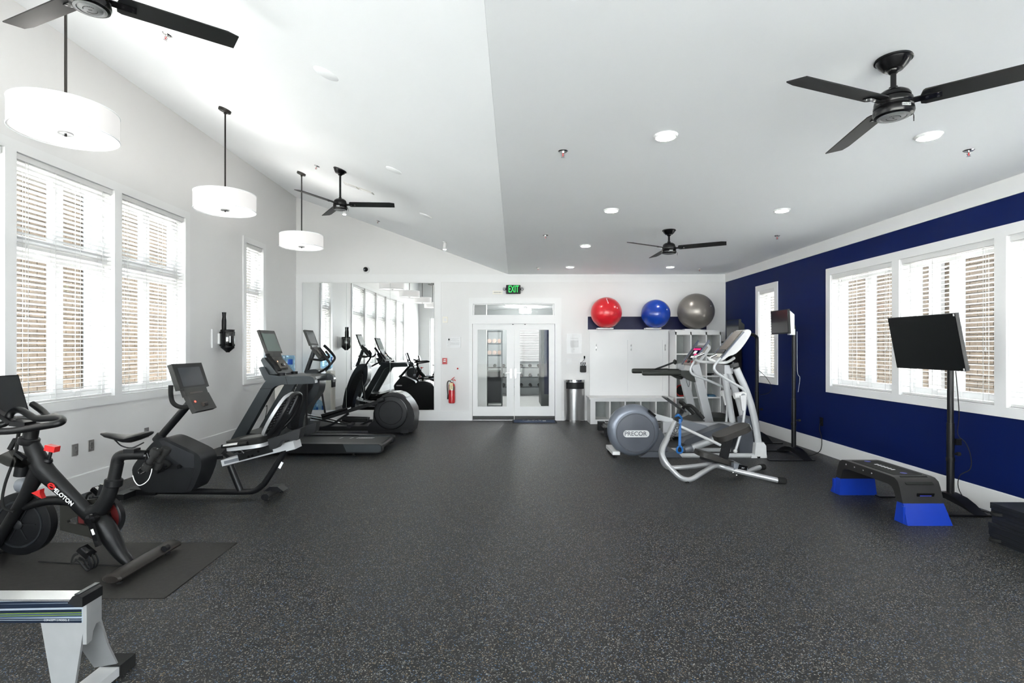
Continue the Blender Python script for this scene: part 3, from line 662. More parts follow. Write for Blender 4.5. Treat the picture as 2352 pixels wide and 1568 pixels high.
# exit sign
t = thing('exit_sign', 'black exit sign with glowing green letters above the double door', 'exit sign', (XW(1179), YB, ZW(665)))
cx, cz = XW(1179), ZW(665)
B().prism(rrect(cx-0.15, cx+0.15, cz-0.092, cz+0.092, 0.012), YB-0.055, YB-0.012, bev=0.004).build('housing', t, 'black_plastic')
text('EXIT', 'lettering', t, 'exit_green', 0.205, face_mtx((cx+0.005, YB-0.0555, cz), (1,0,0), (0,0,1)), 0.0015, bold=-0.0015, sx=0.52)
for s_ in (-1, 1):
    h = B().box((cx+s_*0.15-0.01, YB-0.04, cz-0.012), (cx+s_*0.15+0.01, YB-0.02, cz+0.024)).build('bracket', t, 'black_plastic')
    B().lathe([(0.012,-0.03),(0.028,-0.028),(0.032,0.0),(0.024,0.02),(0.008,0.024)], (cx+s_*0.185, YB-0.04, cz+0.01), (0,-1,0), 18).build('lamp_head', t, 'black_plastic')
    B().lathe([(0.022,0.0205),(0.0001,0.0235)], (cx+s_*0.185, YB-0.041, cz+0.01), (0,-1,0), 16, cap=False).build('lens', t, 'silver_light')
# small notice plate above the door
t = thing('door_number_plate', 'small cream plate with grey lettering left of the exit sign', 'plate', (XW(1143), YB, ZW(671.5)))
mat('cream', (0.80, 0.77, 0.70), 0.5)
B().box((XW(1131.5), YB-0.018, ZW(675.5)), (XW(1154.5), YB-0.012, ZW(667.5)), 0.002).build('plate', t, 'cream')
for k in (-1, 1): B().rod((XW(1143+k*10.3), YB-0.0182, ZW(671.5)), (XW(1143+k*10.3), YB-0.0196, ZW(671.5)), 0.004, 8).build('screw', t, 'steel')
b = B()
for i in range(9): b.box((XW(1134.5+i*1.9), YB-0.0190, ZW(672.6)), (XW(1135.8+i*1.9), YB-0.0182, ZW(670.4)))
b.build('lettering', t, 'ink_grey')
# thermostat / wall box
t = thing('thermostat', 'small beige thermostat box above the framed certificate', 'thermostat', (XW(1022), YB, ZW(734)))
B().box((XW(1017), YB-0.028, ZW(741)), (XW(1028.5), YB, ZW(727)), 0.004).build('body', t, 'cream')
B().box((XW(1019.5), YB-0.0295, ZW(737.5)), (XW(1026), YB-0.0275, ZW(730.5)), 0.001).build('display', t, 'paper_white')
# framed certificate and framed rules
glass('picture_glass', (0.98, 0.98, 0.98), 0.008)
def framed(name, label, px0, px1, py0, py1, lines, seal=None):
    x0, x1, z0, z1 = XW(px0), XW(px1), ZW(py1), ZW(py0)
    t = thing(name, label, 'picture frame', ((x0+x1)/2, YB, z0)); fw = 0.016
    B().ring([(x0,z0),(x1,z0),(x1,z1),(x0,z1)], [(x0+fw,z0+fw),(x1-fw,z0+fw),(x1-fw,z1-fw),(x0+fw,z1-fw)], YB-0.022, YB).build('frame', t, 'trim_white')
    B().box((x0+fw, YB-0.012, z0+fw), (x1-fw, YB-0.001, z1-fw)).build('sheet', t, 'paper_white')
    b = B()
    for (a, c, zz) in lines: b.box((x0+a*(x1-x0), YB-0.0132, z0+zz*(z1-z0)-0.0022), (x0+c*(x1-x0), YB-0.0121, z0+zz*(z1-z0)+0.0022))
    b.build('lettering', t, 'ink_grey')
    B().box((x0+fw, YB-0.0165, z0+fw), (x1-fw, YB-0.0145, z1-fw)).build('glazing', t, 'picture_glass')
    return t, x0, x1, z0, z1
t, x0, x1, z0, z1 = framed('framed_certificate', 'white framed certificate with a small seal above the red alarm box', 1026.5, 1058.5, 774, 798.5, [(0.35,0.85,0.8),(0.3,0.88,0.66),(0.25,0.9,0.5),(0.25,0.9,0.4),(0.25,0.9,0.3)])
B().lathe([(0.018,0),(0.018,0.002)], (x0+0.045, YB-0.014, z1-0.05), (0,-1,0), 16).build('seal', t, 'olive_grey')
t, x0, x1, z0, z1 = framed('framed_rules', 'white framed sheet of printed rules beside the double door', 1301, 1336.5, 765.5, 812, [(0.25,0.75,0.76)] + [(0.24,0.78,0.64-0.032*i) for i in range(11)] + [(0.43,0.55,0.22)])
# light switches
for i, (px, lb) in enumerate(((1307.5, 'white double switch plate below the framed rules'), (1335.5, 'white switch plate behind the hanging black bottles'))):
    t = thing('switch_plate', lb, 'switch', (XW(px), YB, ZW(829)), 0, 'switch plates right of the door')
    B().box((XW(px-6.5), YB-0.008, ZW(836)), (XW(px+6.5), YB, ZW(822.5)), 0.003).build('plate', t, 'paper_white')
    for s_ in (-1, 1): B().box((XW(px+s_*2.8)-0.012, YB-0.013, ZW(829)-0.026), (XW(px+s_*2.8)+0.012, YB-0.007, ZW(829)+0.026), 0.002).build('rocker', t, 'trim_white')
# hanging rack of black bottles
t = thing('bottle_caddy', 'black wall caddy with small spray bottles above the steel bin', 'caddy', (XW(1338.5), YB, ZW(855)))
bx, bz = XW(1338.5), ZW(854.5)
B().prism(rrect(bx-0.062, bx+0.062, bz, bz+0.14, 0.02), YB-0.085, YB-0.016, bev=0.004).build('pocket', t, 'black_plastic')
B().box((bx-0.05, YB-0.012, bz+0.05), (bx+0.05, YB, bz+0.16)).build('back_plate', t, 'black_plastic')
for i, dx in enumerate((-0.042, 0, 0.042)):
    bt = B().lathe([(0.017,0.12),(0.018,0.15),(0.010,0.165),(0.008,0.185),(0.011,0.187),(0.011,0.205),(0.004,0.208)], (bx+dx, YB-0.05, bz), n=14).build('bottle', t, 'black_gloss')
    B().box((bx+dx-0.012, YB-0.069, bz+0.142), (bx+dx+0.012, YB-0.066, bz+0.158)).build('bottle_label', bt, 'paper_white')
B().tube([(bx-0.03, YB-0.04, bz+0.2), (bx+0.01, YB-0.05, bz+0.245), (bx+0.03, YB-0.036, bz+0.26), (bx+0.028, YB-0.036, bz+0.29)], 0.004, 8, 4).build('cord', t, 'black_plastic')
B().lathe([(0.014,0.0),(0.016,0.02),(0.016,0.05),(0.010,0.055)], (bx+0.03, YB-0.036, bz+0.285), n=12).build('hook', t, 'black_plastic')
# fire alarm pull station and push button
t = thing('fire_alarm_box', 'red fire alarm pull station below the certificate', 'alarm', (XW(1021.5), YB, ZW(836)))
B().box((XW(1016.5), YB-0.04, ZW(836)), (XW(1027), YB, ZW(822)), 0.004).build('body', t, 'red_plastic')
B().box((XW(1019), YB-0.052, ZW(830.5)), (XW(1024.5), YB-0.04, ZW(828)), 0.002).build('pull_bar', t, 'paper_white')
B().box((XW(1019.4), YB-0.0415, ZW(826.5)), (XW(1024.1), YB-0.0395, ZW(824.6))).build('lettering', t, 'paper_white')
t = thing('push_button', 'white wall plate with a red mushroom button above the extinguisher', 'button', (XW(1051.5), YB, ZW(846.5)))
B().box((XW(1048), YB-0.012, ZW(852)), (XW(1055), YB, ZW(840)), 0.003).build('plate', t, 'paper_white')
B().lathe([(0.010,0.0),(0.010,0.015),(0.017,0.018),(0.017,0.026),(0.008,0.03)], (XW(1051.5), YB-0.012, ZW(846)), (0,-1,0), 16).build('button', t, 'red_plastic')
# fire extinguisher
ex, ey = XW(1039), YB-0.10; zb, zt = ZW(925.5, ey), ZW(868, ey)
t = thing('fire_extinguisher', 'red fire extinguisher with black hose hung on the back wall', 'extinguisher', (ex, ey, zb))
H = zt - zb
B().lathe([(0.0001,0.0),(0.055,0.0),(0.068,0.012),(0.068,H*0.66),(0.06,H*0.74),(0.035,H*0.80),(0.022,H*0.83),(0.0001,H*0.83)], (ex,ey,zb), n=28, cap=False).build('cylinder', t, 'red_gloss')
B().lathe([(0.023,H*0.82),(0.027,H*0.84),(0.027,H*0.90),(0.02,H*0.93)], (ex,ey,zb), n=16).build('valve', t, 'steel')
B().prism([(ex-0.015,zb+H*0.90),(ex+0.06,zb+H*0.95),(ex+0.085,zb+H*0.90),(ex+0.08,zb+H*0.88),(ex+0.05,zb+H*0.91)], ey-0.012, ey+0.012).build('handle', t, 'red_plastic')
B().prism([(ex-0.02,zb+H*0.94),(ex+0.05,zb+H*1.05),(ex+0.06,zb+H*1.05),(ex+0.045,zb+H*1.0),(ex+0.01,zb+H*0.93)], ey-0.011, ey+0.011).build('lever', t, 'red_plastic')
B().lathe([(0.013,0),(0.015,0.008)], (ex+0.01, ey-0.024, zb+H*0.87), (0,-1,0), 14).build('gauge', t, 'paper_white')
B().tube([(ex-0.02,ey,zb+H*0.87),(ex-0.07,ey-0.005,zb+H*0.88),(ex-0.095,ey,zb+H*0.76),(ex-0.09,ey,zb+H*0.5),(ex-0.08,ey,zb+H*0.34)], 0.009, 10, 6).build('hose', t, 'black_rubber')
B().lathe([(0.010,0),(0.018,-0.10),(0.013,-0.10)], (ex-0.08,ey,zb+H*0.35), n=14).build('nozzle', t, 'black_plastic')
mat('tag_tan', (0.72, 0.62, 0.36), 0.6)
def curved_label(cx, cy, r, z0, z1, a0, a1, n=8):
    b = B(); rings = []
    for zz in (z0, z1):
        rings.append([(cx+r*math.cos(R(a0+(a1-a0)*k/n)), cy+r*math.sin(R(a0+(a1-a0)*k/n)), zz) for k in range(n+1)] + [(cx+(r-0.001)*math.cos(R(a0+(a1-a0)*k/n)), cy+(r-0.001)*math.sin(R(a0+(a1-a0)*k/n)), zz) for k in range(n, -1, -1)])
    return b.loft(rings)
curved_label(ex, ey, 0.0692, zb+H*0.52, zb+H*0.68, 215, 325).build('band_label', t, 'steel')
B().cbox((ex-0.005, ey-0.074, zb+H*0.68), (0.075, 0.003, H*0.27), (R(4),0,0)).build('inspection_tag', t, 'tag_tan')
b = B()
for i in range(5): b.cbox((ex-0.005, ey-0.0762, zb+H*(0.60+0.035*i)), (0.05, 0.001, 0.004))
b.build('tag_print', t, 'ink_grey')
B().box((ex-0.03, YB-0.035, zb+H*0.55), (ex+0.03, YB, zb+H*0.6)).build('bracket', t, 'steel')
# dome camera on the gable
t = thing('security_camera', 'white dome security camera with dark eye on the gable wall', 'camera', (XW(842), YB, ZW(619)))
B().lathe([(0.07,0.0),(0.07,0.02),(0.062,0.035)], (XW(842), YB, ZW(619.5)), (0,-1,0), 28).build('base', t, 'trim_white')
B().ball((XW(841), YB-0.04, ZW(619)), 0.05, 24, 16).build('dome', t, 'black_gloss')
B().lathe([(0.02,0.046),(0.018,0.054),(0.0001,0.055)], (XW(841), YB-0.04, ZW(619)), (-0.3,-0.9,-0.2), 14, cap=False).build('lens', t, 'grey_plastic')
# door mat
m = mat('mat_blue', (0.03, 0.05, 0.10), 0.9, var=0.2, vscale=60, bump=0.3)
yn, yf = 1859/(971.5-VY), 1859/(962.5-VY)
t = thing('door_mat', 'blue door mat with pale lettering in front of right door', 'mat', (XW(1228), (yn+yf)/2, 0))
B().box((XW(1177,yn), yn, 0), (XW(1280,yn), yf, 0.008), 0.003).build('rubber_edge', t, 'black_rubber')
B().box((XW(1180.5,yn), yn+0.03, 0.006), (XW(1276,yn), yf-0.03, 0.011), 0.002).build('pile', t, 'mat_blue')
pb_ = B()                                           # faded pale print
for px_, dy_, w_ in ((1203,0.06,0.035),(1215,0.06,0.04),(1227,0.06,0.05),(1241,0.06,0.05),(1226,-0.0,0.03),(1233,-0.0,0.04),(1243,-0.0,0.04)): pb_.cbox((XW(px_,yn), (yn+yf)/2+dy_, 0.0114), (w_, 0.035, 0.0008))
pb_.prism([(XW(1203,yn),(yn+yf)/2-0.07),(XW(1215,yn),(yn+yf)/2-0.06),(XW(1228,yn),(yn+yf)/2+0.05),(XW(1214,yn),(yn+yf)/2-0.02)], 0.0110, 0.0116, 'xy'); pb_.build('faded_print', t, 'silver_light')
B().cbox((XW(1252,yn), (yn+yf)/2-0.02, 0.0114), (0.07, 0.12, 0.001)).build('logo', t, 'silver_light')
# half-round steel bin
by = YB - 0.005; bxc = XW(1319); br = 0.215
t = thing('steel_bin', 'half round brushed steel bin with black mesh mouth beside the door', 'bin', (bxc, by-0.12, 0))
bz = ZW(873, by-0.2)
def halfr(r, n=24): return [(bxc + r*math.cos(math.pi*k/n), by - 0.21*(r/br)*math.sin(math.pi*k/n)) for k in range(n+1)]
b = B(); b.prism(halfr(br), 0.02, bz, 'xy'); b.build('body', t, 'steel')
B().prism(halfr(br+0.004), 0.0, 0.03, 'xy').build('base_ring', t, 'chrome')
B().prism(halfr(br+0.004), bz-0.02, bz+0.004, 'xy').build('top_ring', t, 'chrome')
def halfwrap(r, z0, z1, a0, a1, n=14):
    b = B(); rr = []
    for (q, zz) in ((r+0.006, z0), (r+0.006, z1), (r-0.004, z1), (r-0.004, z0)):
        rr.append([(bxc + q*math.cos(math.pi*(a0+(a1-a0)*k/n)), by - 0.21*(q/br)*math.sin(math.pi*(a0+(a1-a0)*k/n)), zz) for k in range(n+1)])
    L = [[b.bm.verts.new(p) for p in r_] for r_ in rr]
    for i in range(4):
        for k in range(n): b.bm.faces.new((L[i][k], L[i][k+1], L[(i+1)%4][k+1], L[(i+1)%4][k]))
    for k in (0, n): b.bm.faces.new([L[i][k] for i in range(4)])
    return b
halfwrap(br, bz-0.17, bz-0.055, 0.22, 0.78).build('mouth_flap', t, 'charcoal')
for z0_, z1_ in ((bz-0.18, bz-0.165), (bz-0.062, bz-0.047)): halfwrap(br+0.006, z0_, z1_, 0.2, 0.8).build('mouth_rim', t, 'black_plastic')
for a_ in (0.2, 0.785): halfwrap(br+0.006, bz-0.18, bz-0.047, a_, a_+0.015, 2).build('mouth_rim', t, 'black_plastic')

# ---------------------------------------------------------------- bench with panelled back, cubbies and balls
mat('navy_board', (0.005, 0.007, 0.04), 0.4)
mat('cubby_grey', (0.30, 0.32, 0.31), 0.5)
zt_ = ZW(760, YB-0.02)
# bench: panel back at wall, seat box in front
bx0, bx1 = XW(1354), 3.268
t = thing('mudroom_bench', 'white panelled bench with coat hooks and open shoe cubbies', 'bench', ((bx0+bx1)/2, YB-0.25, 0))
B().box((bx0, YB-0.03, 0.45), (bx1, YB-0.002, zt_)).build('back_panel', t, 'trim_white')
B().box((bx0-0.03, YB-0.07, zt_), (bx1, YB-0.002, zt_+0.03), 0.004).build('cap', t, 'trim_white')
def XF(px): return XW(px, YB-0.03)
def ZF(py): return ZW(py, YB-0.03)
for a, c in ((1354, 1378), (1441, 1457), (1521, 1534.5)): B().box((XF(a), YB-0.048, 0.45), (XF(c), YB-0.03, zt_)).build('stile', t, 'trim_white')
for a, c in ((1378, 1441), (1457, 1521)):
    B().box((XF(a), YB-0.048, zt_-0.19), (XF(c), YB-0.03, zt_)).build('rail', t, 'trim_white'); B().box((XF(a), YB-0.048, 0.45), (XF(c), YB-0.03, ZF(898))).build('rail', t, 'trim_white')
for px in (1369, 1449, 1527):
    hk = B().box((XF(px)-0.01, YB-0.053, ZF(805)), (XF(px)+0.01, YB-0.048, ZF(791))).build('coat_hook', t, 'steel')
    B().tube([(XF(px), YB-0.052, ZF(793)), (XF(px), YB-0.085, ZF(795)), (XF(px), YB-0.09, ZF(790))], 0.005, 8, 4).build('prong', hk, 'steel'); B().tube([(XF(px), YB-0.052, ZF(800)), (XF(px), YB-0.075, ZF(804)), (XF(px), YB-0.08, ZF(801))], 0.005, 8, 4).build('prong', hk, 'steel')
yf_ = 10.52; zs = CH + (VY-917)*yf_/FPX
sx0, sx1 = XW(1356, yf_), XW(1546, yf_)
B().box((sx0-0.02, yf_-0.02, zs-0.0), (sx1, YB-0.048, zs+0.035), 0.005).build('seat', t, 'trim_white')
B().box((sx0, yf_, 0), (sx0+0.10, YB-0.05, zs)).build('end_panel', t, 'trim_white')
B().box((sx0+0.10, yf_+0.01, 0), (sx1, YB-0.05, 0.09)).build('plinth', t, 'trim_white')
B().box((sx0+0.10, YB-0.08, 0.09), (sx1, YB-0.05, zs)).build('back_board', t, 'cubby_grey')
for px in (1401, 1436, 1472, 1507, 1541): B().box((XW(px, yf_)-0.012, yf_+0.01, 0.09), (XW(px, yf_)+0.016, YB-0.08, zs)).build('divider', t, 'trim_white')
B().box((sx0+0.10, yf_+0.008, zs-0.045), (sx1, yf_+0.03, zs)).build('apron', t, 'trim_white')
# cubby tower 3 wide x 4 high
yc_ = 10.60; cx0, cx1 = XW(1551, yc_), XW(1658, yc_); ct = CH + (VY-762)*yc_/FPX
t = thing('cubby_shelf', 'white open cubby shelf three columns wide under the silver ball', 'shelf', ((cx0+cx1)/2, (yc_+YB)/2, 0))
B().box((cx0-0.012, yc_-0.012, ct), (cx1+0.03, YB-0.002, ct+0.035), 0.004).build('top', t, 'trim_white')
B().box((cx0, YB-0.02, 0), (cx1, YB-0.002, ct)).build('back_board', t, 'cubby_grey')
cols_ = [XW(p, yc_) for p in (1552.5, 1587, 1622.5, 1655)]
for x in cols_: B().box((x-0.013, yc_, 0), (x+0.013, YB-0.02, ct)).build('upright', t, 'trim_white')
for py in (813, 864, 913, 958):
    z_ = CH + (VY-py)*yc_/FPX
    for a, c in zip(cols_, cols_[1:]): B().box((a+0.013, yc_+0.002, z_-0.013), (c-0.013, YB-0.02, z_+0.013)).build('shelf', t, 'trim_white')
B().box((cx0, yc_, ct-0.06), (cx1, yc_+0.02, ct)).build('face_rail', t, 'trim_white')
# things in the cubbies
zc3 = CH + (VY-913)*yc_/FPX + 0.013
px_c = (cols_[0]+cols_[1])/2
t = thing('ab_wheel', 'black and red ab roller wheel lying in the cubby', 'ab wheel', (px_c-0.004, yc_+0.17, zc3))
B().lathe([(0.03,-0.035),(0.105,-0.035),(0.108,0),(0.105,0.035),(0.03,0.035)], (px_c-0.004, yc_+0.17, zc3+0.121), (0,-1,0), 30).build('wheel', t, 'black_rubber')
B().tube([(px_c-0.004+0.11*math.cos(a), yc_+0.13, zc3+0.121+0.11*math.sin(a)) for a in [2*math.pi*k/30 for k in range(30)]], 0.011, 8, closed=True).build('tread_ring', t, 'red_plastic')
B().rod((px_c-0.004, yc_+0.05, zc3+0.121), (px_c-0.004, yc_+0.29, zc3+0.121), 0.017, 14).build('handle', t, 'black_plastic')
t = thing('folded_bands', 'blue folded resistance bands lying in the lower right cubby', 'bands', ((cols_[2]+cols_[3])/2, yc_+0.15, zc3))
mat('band_blue', (0.04, 0.12, 0.2), 0.6)
for i in range(3): B().prism(rrect(cols_[2]+0.04+0.01*i, cols_[3]-0.05-0.015*i, yc_+0.06, yc_+0.24, 0.03), zc3+0.014*i, zc3+0.013+0.014*i, 'xy').build('band', t, 'band_blue')
t = thing('jump_rope', 'black coiled jump rope in the cubby beside the treadmill console', 'rope', ((cols_[2]+cols_[3])/2-0.05, yc_+0.12, CH + (VY-864)*yc_/FPX + 0.013))
zz = CH + (VY-864)*yc_/FPX + 0.013; xx = (cols_[2]+cols_[3])/2-0.05
B().tube([(xx+(0.05+0.006*(k//16))*math.cos(k*math.pi/8), yc_+0.12+0.05*math.sin(k*math.pi/8), zz+0.006+0.0022*(k//4)) for k in range(40)], 0.0055, 6).build('cord', t, 'black_rubber')
for s_ in (-1, 1): B().rod((xx+s_*0.02-0.05, yc_+0.06, zz+0.032), (xx+s_*0.02+0.06, yc_+0.07, zz+0.032), 0.013, 10).build('handle', t, 'black_plastic')
# navy backing board behind the balls
struct(B().box((XW(1350), YB-0.02, zt_+0.032), (XW(1622), YB, ZW(727))), 'trim_11', 'navy_board')
# exercise balls on little cradles
mat('ball_red', (0.50, 0.012, 0.02), 0.28, var=0.05, coat=0.2); mat('ball_blue', (0.004, 0.035, 0.28), 0.25, var=0.06, coat=0.2); mat('ball_silver', (0.20, 0.185, 0.17), 0.33, metal=0.55, var=0.05)
def exball(px, py, d, Y, m_, label, base_px, ring_px, txt):
    r = d/2*Y/FPX; c = P(px, py, Y); tz = ct + 0.035 if px > 1560 else zt_ + 0.03
    rr = 0.09
    cr = thing('ball_cradle', 'white cradle under the %s ball' % m_.split('_')[1] + ' on the shelf top', 'stand', (c.x, Y, tz), 0, 'ball cradles')
    zc = tz + 0.02 + math.sqrt(r*r - (rr+0.008)**2) + 0.012; c.z = zc
    B().box((base_px[0], Y-0.07, tz), (base_px[1], Y+0.1, tz+0.022), 0.003).build('base', cr, 'trim_white')
    B().tube([(c.x+(rr+0.008)*math.cos(2*math.pi*k/28), Y+(rr+0.008)*math.sin(2*math.pi*k/28), tz+0.021) for k in range(28)], 0.008, 8, closed=True).build('ring', cr, 'glassy')
    e = thing('exercise_ball', label, 'ball', (c.x, Y, zc - r))
    bl = B().ball(c, r, 56, 36)
    o = bl.build('ball', e, m_, smooth=80)
    B().lathe([(0.0001,0.0025),(0.012,0.002),(0.012,-0.002)], c + Vector((0.55,-0.8,0.25)).normalized()*r, Vector((0.55,-0.8,0.25)), 12, cap=False).build('plug', e, 'paper_white')
    if txt:                                         # worn white print running down the ball
        for i in range(7):
            a, el = -0.14+0.018*i, 1.05-0.075*i; n_ = Vector((math.sin(a)*math.cos(el), -math.cos(a)*math.cos(el), math.sin(el)))
            B().lathe([(0.010 if i % 3 else 0.014, -0.003), (0.010, 0.0008)], c + n_*r, n_, 6).build('print_mark', e, 'paper_white')
    return c
glass('glassy', (0.9, 0.92, 0.93), 0.25, 0.05)
exball(1392.5, 721, 71, 10.69, 'ball_red', 'red exercise ball on the bench top', (XW(1371,10.72), XW(1407,10.72)), None, True)
exball(1506, 724, 66, 10.69, 'ball_blue', 'blue exercise ball on the bench top between red and silver balls', (XW(1481,10.72), XW(1516,10.72)), None, False)
exball(1598, 716, 82, 10.65, 'ball_silver', 'large silver exercise ball on the cubby shelf', (XW(1568,10.72), XW(1603,10.72)), None, False)
# ---------------------------------------------------------------- machines along the window wall
def slab(b, t, th, off=0.0, flip=1):                # section of a tilted panel; its face looks towards +x (flip=1) or -x
    b, t = Vector(b), Vector(t); d = (t-b).normalized(); n = Vector((d.y, -d.x))*flip
    return [tuple(b+n*off), tuple(t+n*off), tuple(t+n*(off-th)), tuple(b+n*(off-th))]
def lerp2(b, t, u, v=None): b, t = Vector(b), Vector(t); return tuple(b + (t-b)*u)
def px_path(pts): return [P(x, y, Y) for x, y, Y in pts]
mat('screen_green', (0.10, 0.15, 0.13), 0.10, var=0.06, vscale=3, coat=0.5)
mat('screen_grey', (0.022, 0.026, 0.034), 0.12, var=0.06, vscale=4, coat=0.5)
mat('console_grey', (0.03, 0.03, 0.029), 0.4, var=0.05)
mat('console_brown', (0.05, 0.04, 0.032), 0.4, var=0.05)
mat('tread_shell', (0.03, 0.036, 0.04), 0.33, metal=0.35, var=0.05)
mat('belt_black', (0.015, 0.0155, 0.0165), 0.42, var=0.08, bump=0.15, bscale=400)
mat('led_red', (1.0, 0.05, 0.03), 0.4, emit=2.5)
mat('led_amber', (1.0, 0.45, 0.25), 0.4, emit=1.5)

# --- black treadmill beside the slim window
Yn, Yf_ = 7.40, 8.28
t = thing('treadmill', 'black treadmill with greenish touchscreen beside the slim window', 'treadmill', (-2.9, 7.84, 0))
arm = XZ([(515,1036),(522,1022),(598,892),(605,881),(613,871.5),(624,865.5),(633,863.5),(712,864),(719,867),(723,873),(723.5,879),(718,881),(643,883.5),(632,887),(624,893),(561,1005),(547,1026),(536,1042),(517,1040)], Yn)
for y0, y1 in ((Yn, Yn+0.10), (Yf_-0.10, Yf_)):
    u = B().prism(arm, y0, y1, bev=0.02, seg=3).build('side_frame', t, 'tread_shell')
    seam_ = XZ([(597,893.5),(624.5,892.5),(624,891.2),(597.6,892)], Yn); B().prism(seam_, y0-0.001, y1+0.001).build('joint_line', u, 'black_plastic')
    s2 = XZ([(655,865),(660,883),(661.2,883),(656.4,865)], Yn); B().prism([(a, c) for a, c in s2], y0-0.001, y1+0.001).build('joint_line', u, 'black_plastic')
xr, xf = (878-VX)*Yn/FPX, (525-VX)*Yn/FPX
for y0, y1 in ((Yn, Yn+0.115), (Yf_-0.115, Yf_)):
    B().prism([(xf+0.25, 0.06),(xf+0.25, 0.185),(xr-0.05, 0.172),(xr-0.01,0.15),(xr, 0.11),(xr-0.01,0.06),(xr-0.06,0.045),(xf+0.4,0.045)], y0, y1, bev=0.018, seg=3).build('side_rail', t, 'black_satin')
    B().prism([(xr-0.55,0.172),(xr-0.06,0.166),(xr-0.02,0.145),(xr-0.02,0.075),(xr-0.06,0.06),(xr-0.50,0.062)], y0-0.002, y1+0.002, bev=0.012).build('rail_end_cap', t, 'tread_shell')
B().box((xf+0.3, Yn+0.115, 0.10), (xr-0.05, Yf_-0.115, 0.155)).build('deck', t, 'black_plastic')
B().prism([(xf+0.35,0.156),(xr-0.07,0.156),(xr-0.02,0.13),(xr-0.05,0.10),(xr-0.10,0.10),(xr-0.09,0.145),(xf+0.35,0.150)], Yn+0.125, Yf_-0.125, bev=0.004).build('belt', t, 'belt_black')
b = B()
for i, u in enumerate((0, 0.16, 0.26, 0.30, 0.335, 0.37, 0.405, 0.44, 0.475)): b.prism([(xr-0.80+u, 7.98),(xr-0.775+u, 7.98),(xr-0.745+u, 8.05),(xr-0.77+u, 8.05)], 0.1562, 0.1572, 'xy')
b.build('belt_lettering', t, 'silver_light')
B().rod((xr-0.05, Yn+0.12, 0.115), (xr-0.05, Yf_-0.12, 0.115), 0.035, 16).build('rear_roller', t, 'black_satin')
B().prism([(xf+0.05,0.04),(xf+0.02,0.20),(xf+0.14,0.31),(xf+0.45,0.30),(xf+0.72,0.175),(xf+0.75,0.05)], Yn+0.10, Yf_-0.10, bev=0.03, seg=3).build('motor_hood', t, 'black_satin')
for x in (xf+0.22, xr-0.42):
    for y in (Yn+0.06, Yf_-0.06):
        B().lathe([(0.03,0.0),(0.032,0.012),(0.018,0.02),(0.018,0.06)], (x,y,0), n=14).build('foot', t, 'black_rubber')
# crossbar and console
B().box((-3.42, Yn+0.10, 1.02), (-3.30, Yf_-0.10, 1.10), 0.02).build('crossbar', t, 'tread_shell')
sh = XZ([(598,844),(603,842),(611,843),(621,860),(640,862),(706,863.5),(716,866),(716,872),(640,873),(612,873),(606,862)], 7.55)
B().prism(sh, 7.50, 8.18, bev=0.012, seg=3).build('console_tray', t, 'tread_shell')
bs = XZ([(602.6,827),(606.5,821),(610,821.5),(622,835),(634,850),(641,859),(624,859),(612,846)], 7.6)
B().prism(bs, 7.55, 8.13, bev=0.008, seg=2).build('console_shield', t, 'tread_shell')
B().prism(slab((-3.335,1.185),(-3.52,1.42),0.02,0.02), 7.56, 7.66, bev=0.004).build('cup_holder_pad', t, 'black_rubber')
for y_ in (7.62, 8.06): B().lathe([(0.045,0.0),(0.048,0.07),(0.040,0.07),(0.037,0.01)], (-3.30, y_, 1.09), n=20).build('cup_holder', t, 'black_plastic')
sb, st = (-3.495,1.44), (-3.622,1.778)
sp_ = B().prism(slab(sb, st, 0.032), 7.59, 8.09, bev=0.006).build('touchscreen', t, 'console_grey')
B().prism(slab(lerp2(sb,st,0.09), lerp2(sb,st,0.86), 0.003, 0.0015), 7.632, 8.055).build('display', sp_, 'screen_green')
B().prism(slab((-3.47,1.37),(-3.50,1.455),0.03), 7.65, 8.02, bev=0.004).build('screen_neck', t, 'console_grey')
B().prism(slab((-3.37,1.20),(-3.472,1.38),0.045), 7.69, 8.0, bev=0.01).build('keypad', t, 'console_grey')
kp = B().prism(slab((-3.372,1.215),(-3.44,1.335),0.012,0.012), 7.71, 7.98, bev=0.006).build('control_panel', t, 'console_brown')
B().prism(slab((-3.39,1.245),(-3.41,1.28),0.012,0.026), 7.80, 7.86, bev=0.003).build('stop_key', kp, 'black_plastic')
B().prism(slab((-3.39,1.245),(-3.405,1.27),0.012,0.024), 7.87, 7.91, bev=0.003).build('button', kp, 'silver_light')
B().prism(slab((-3.425,1.308),(-3.432,1.322),0.003,0.0145), 7.735, 7.75).build('indicator_light', kp, 'led_amber')
B().tube([(-3.37,7.80,1.11),(-3.33,7.76,1.12),(-3.30,7.83,1.105),(-3.26,7.80,1.12),(-3.24,7.86,1.10)], 0.008, 8, 4).build('safety_cord', t, 'red_plastic')
B().cbox((-3.31,7.70,1.115), (0.06,0.05,0.03), (0.3,0.2,0.4), bev=0.006).build('safety_clip', t, 'paper_white')

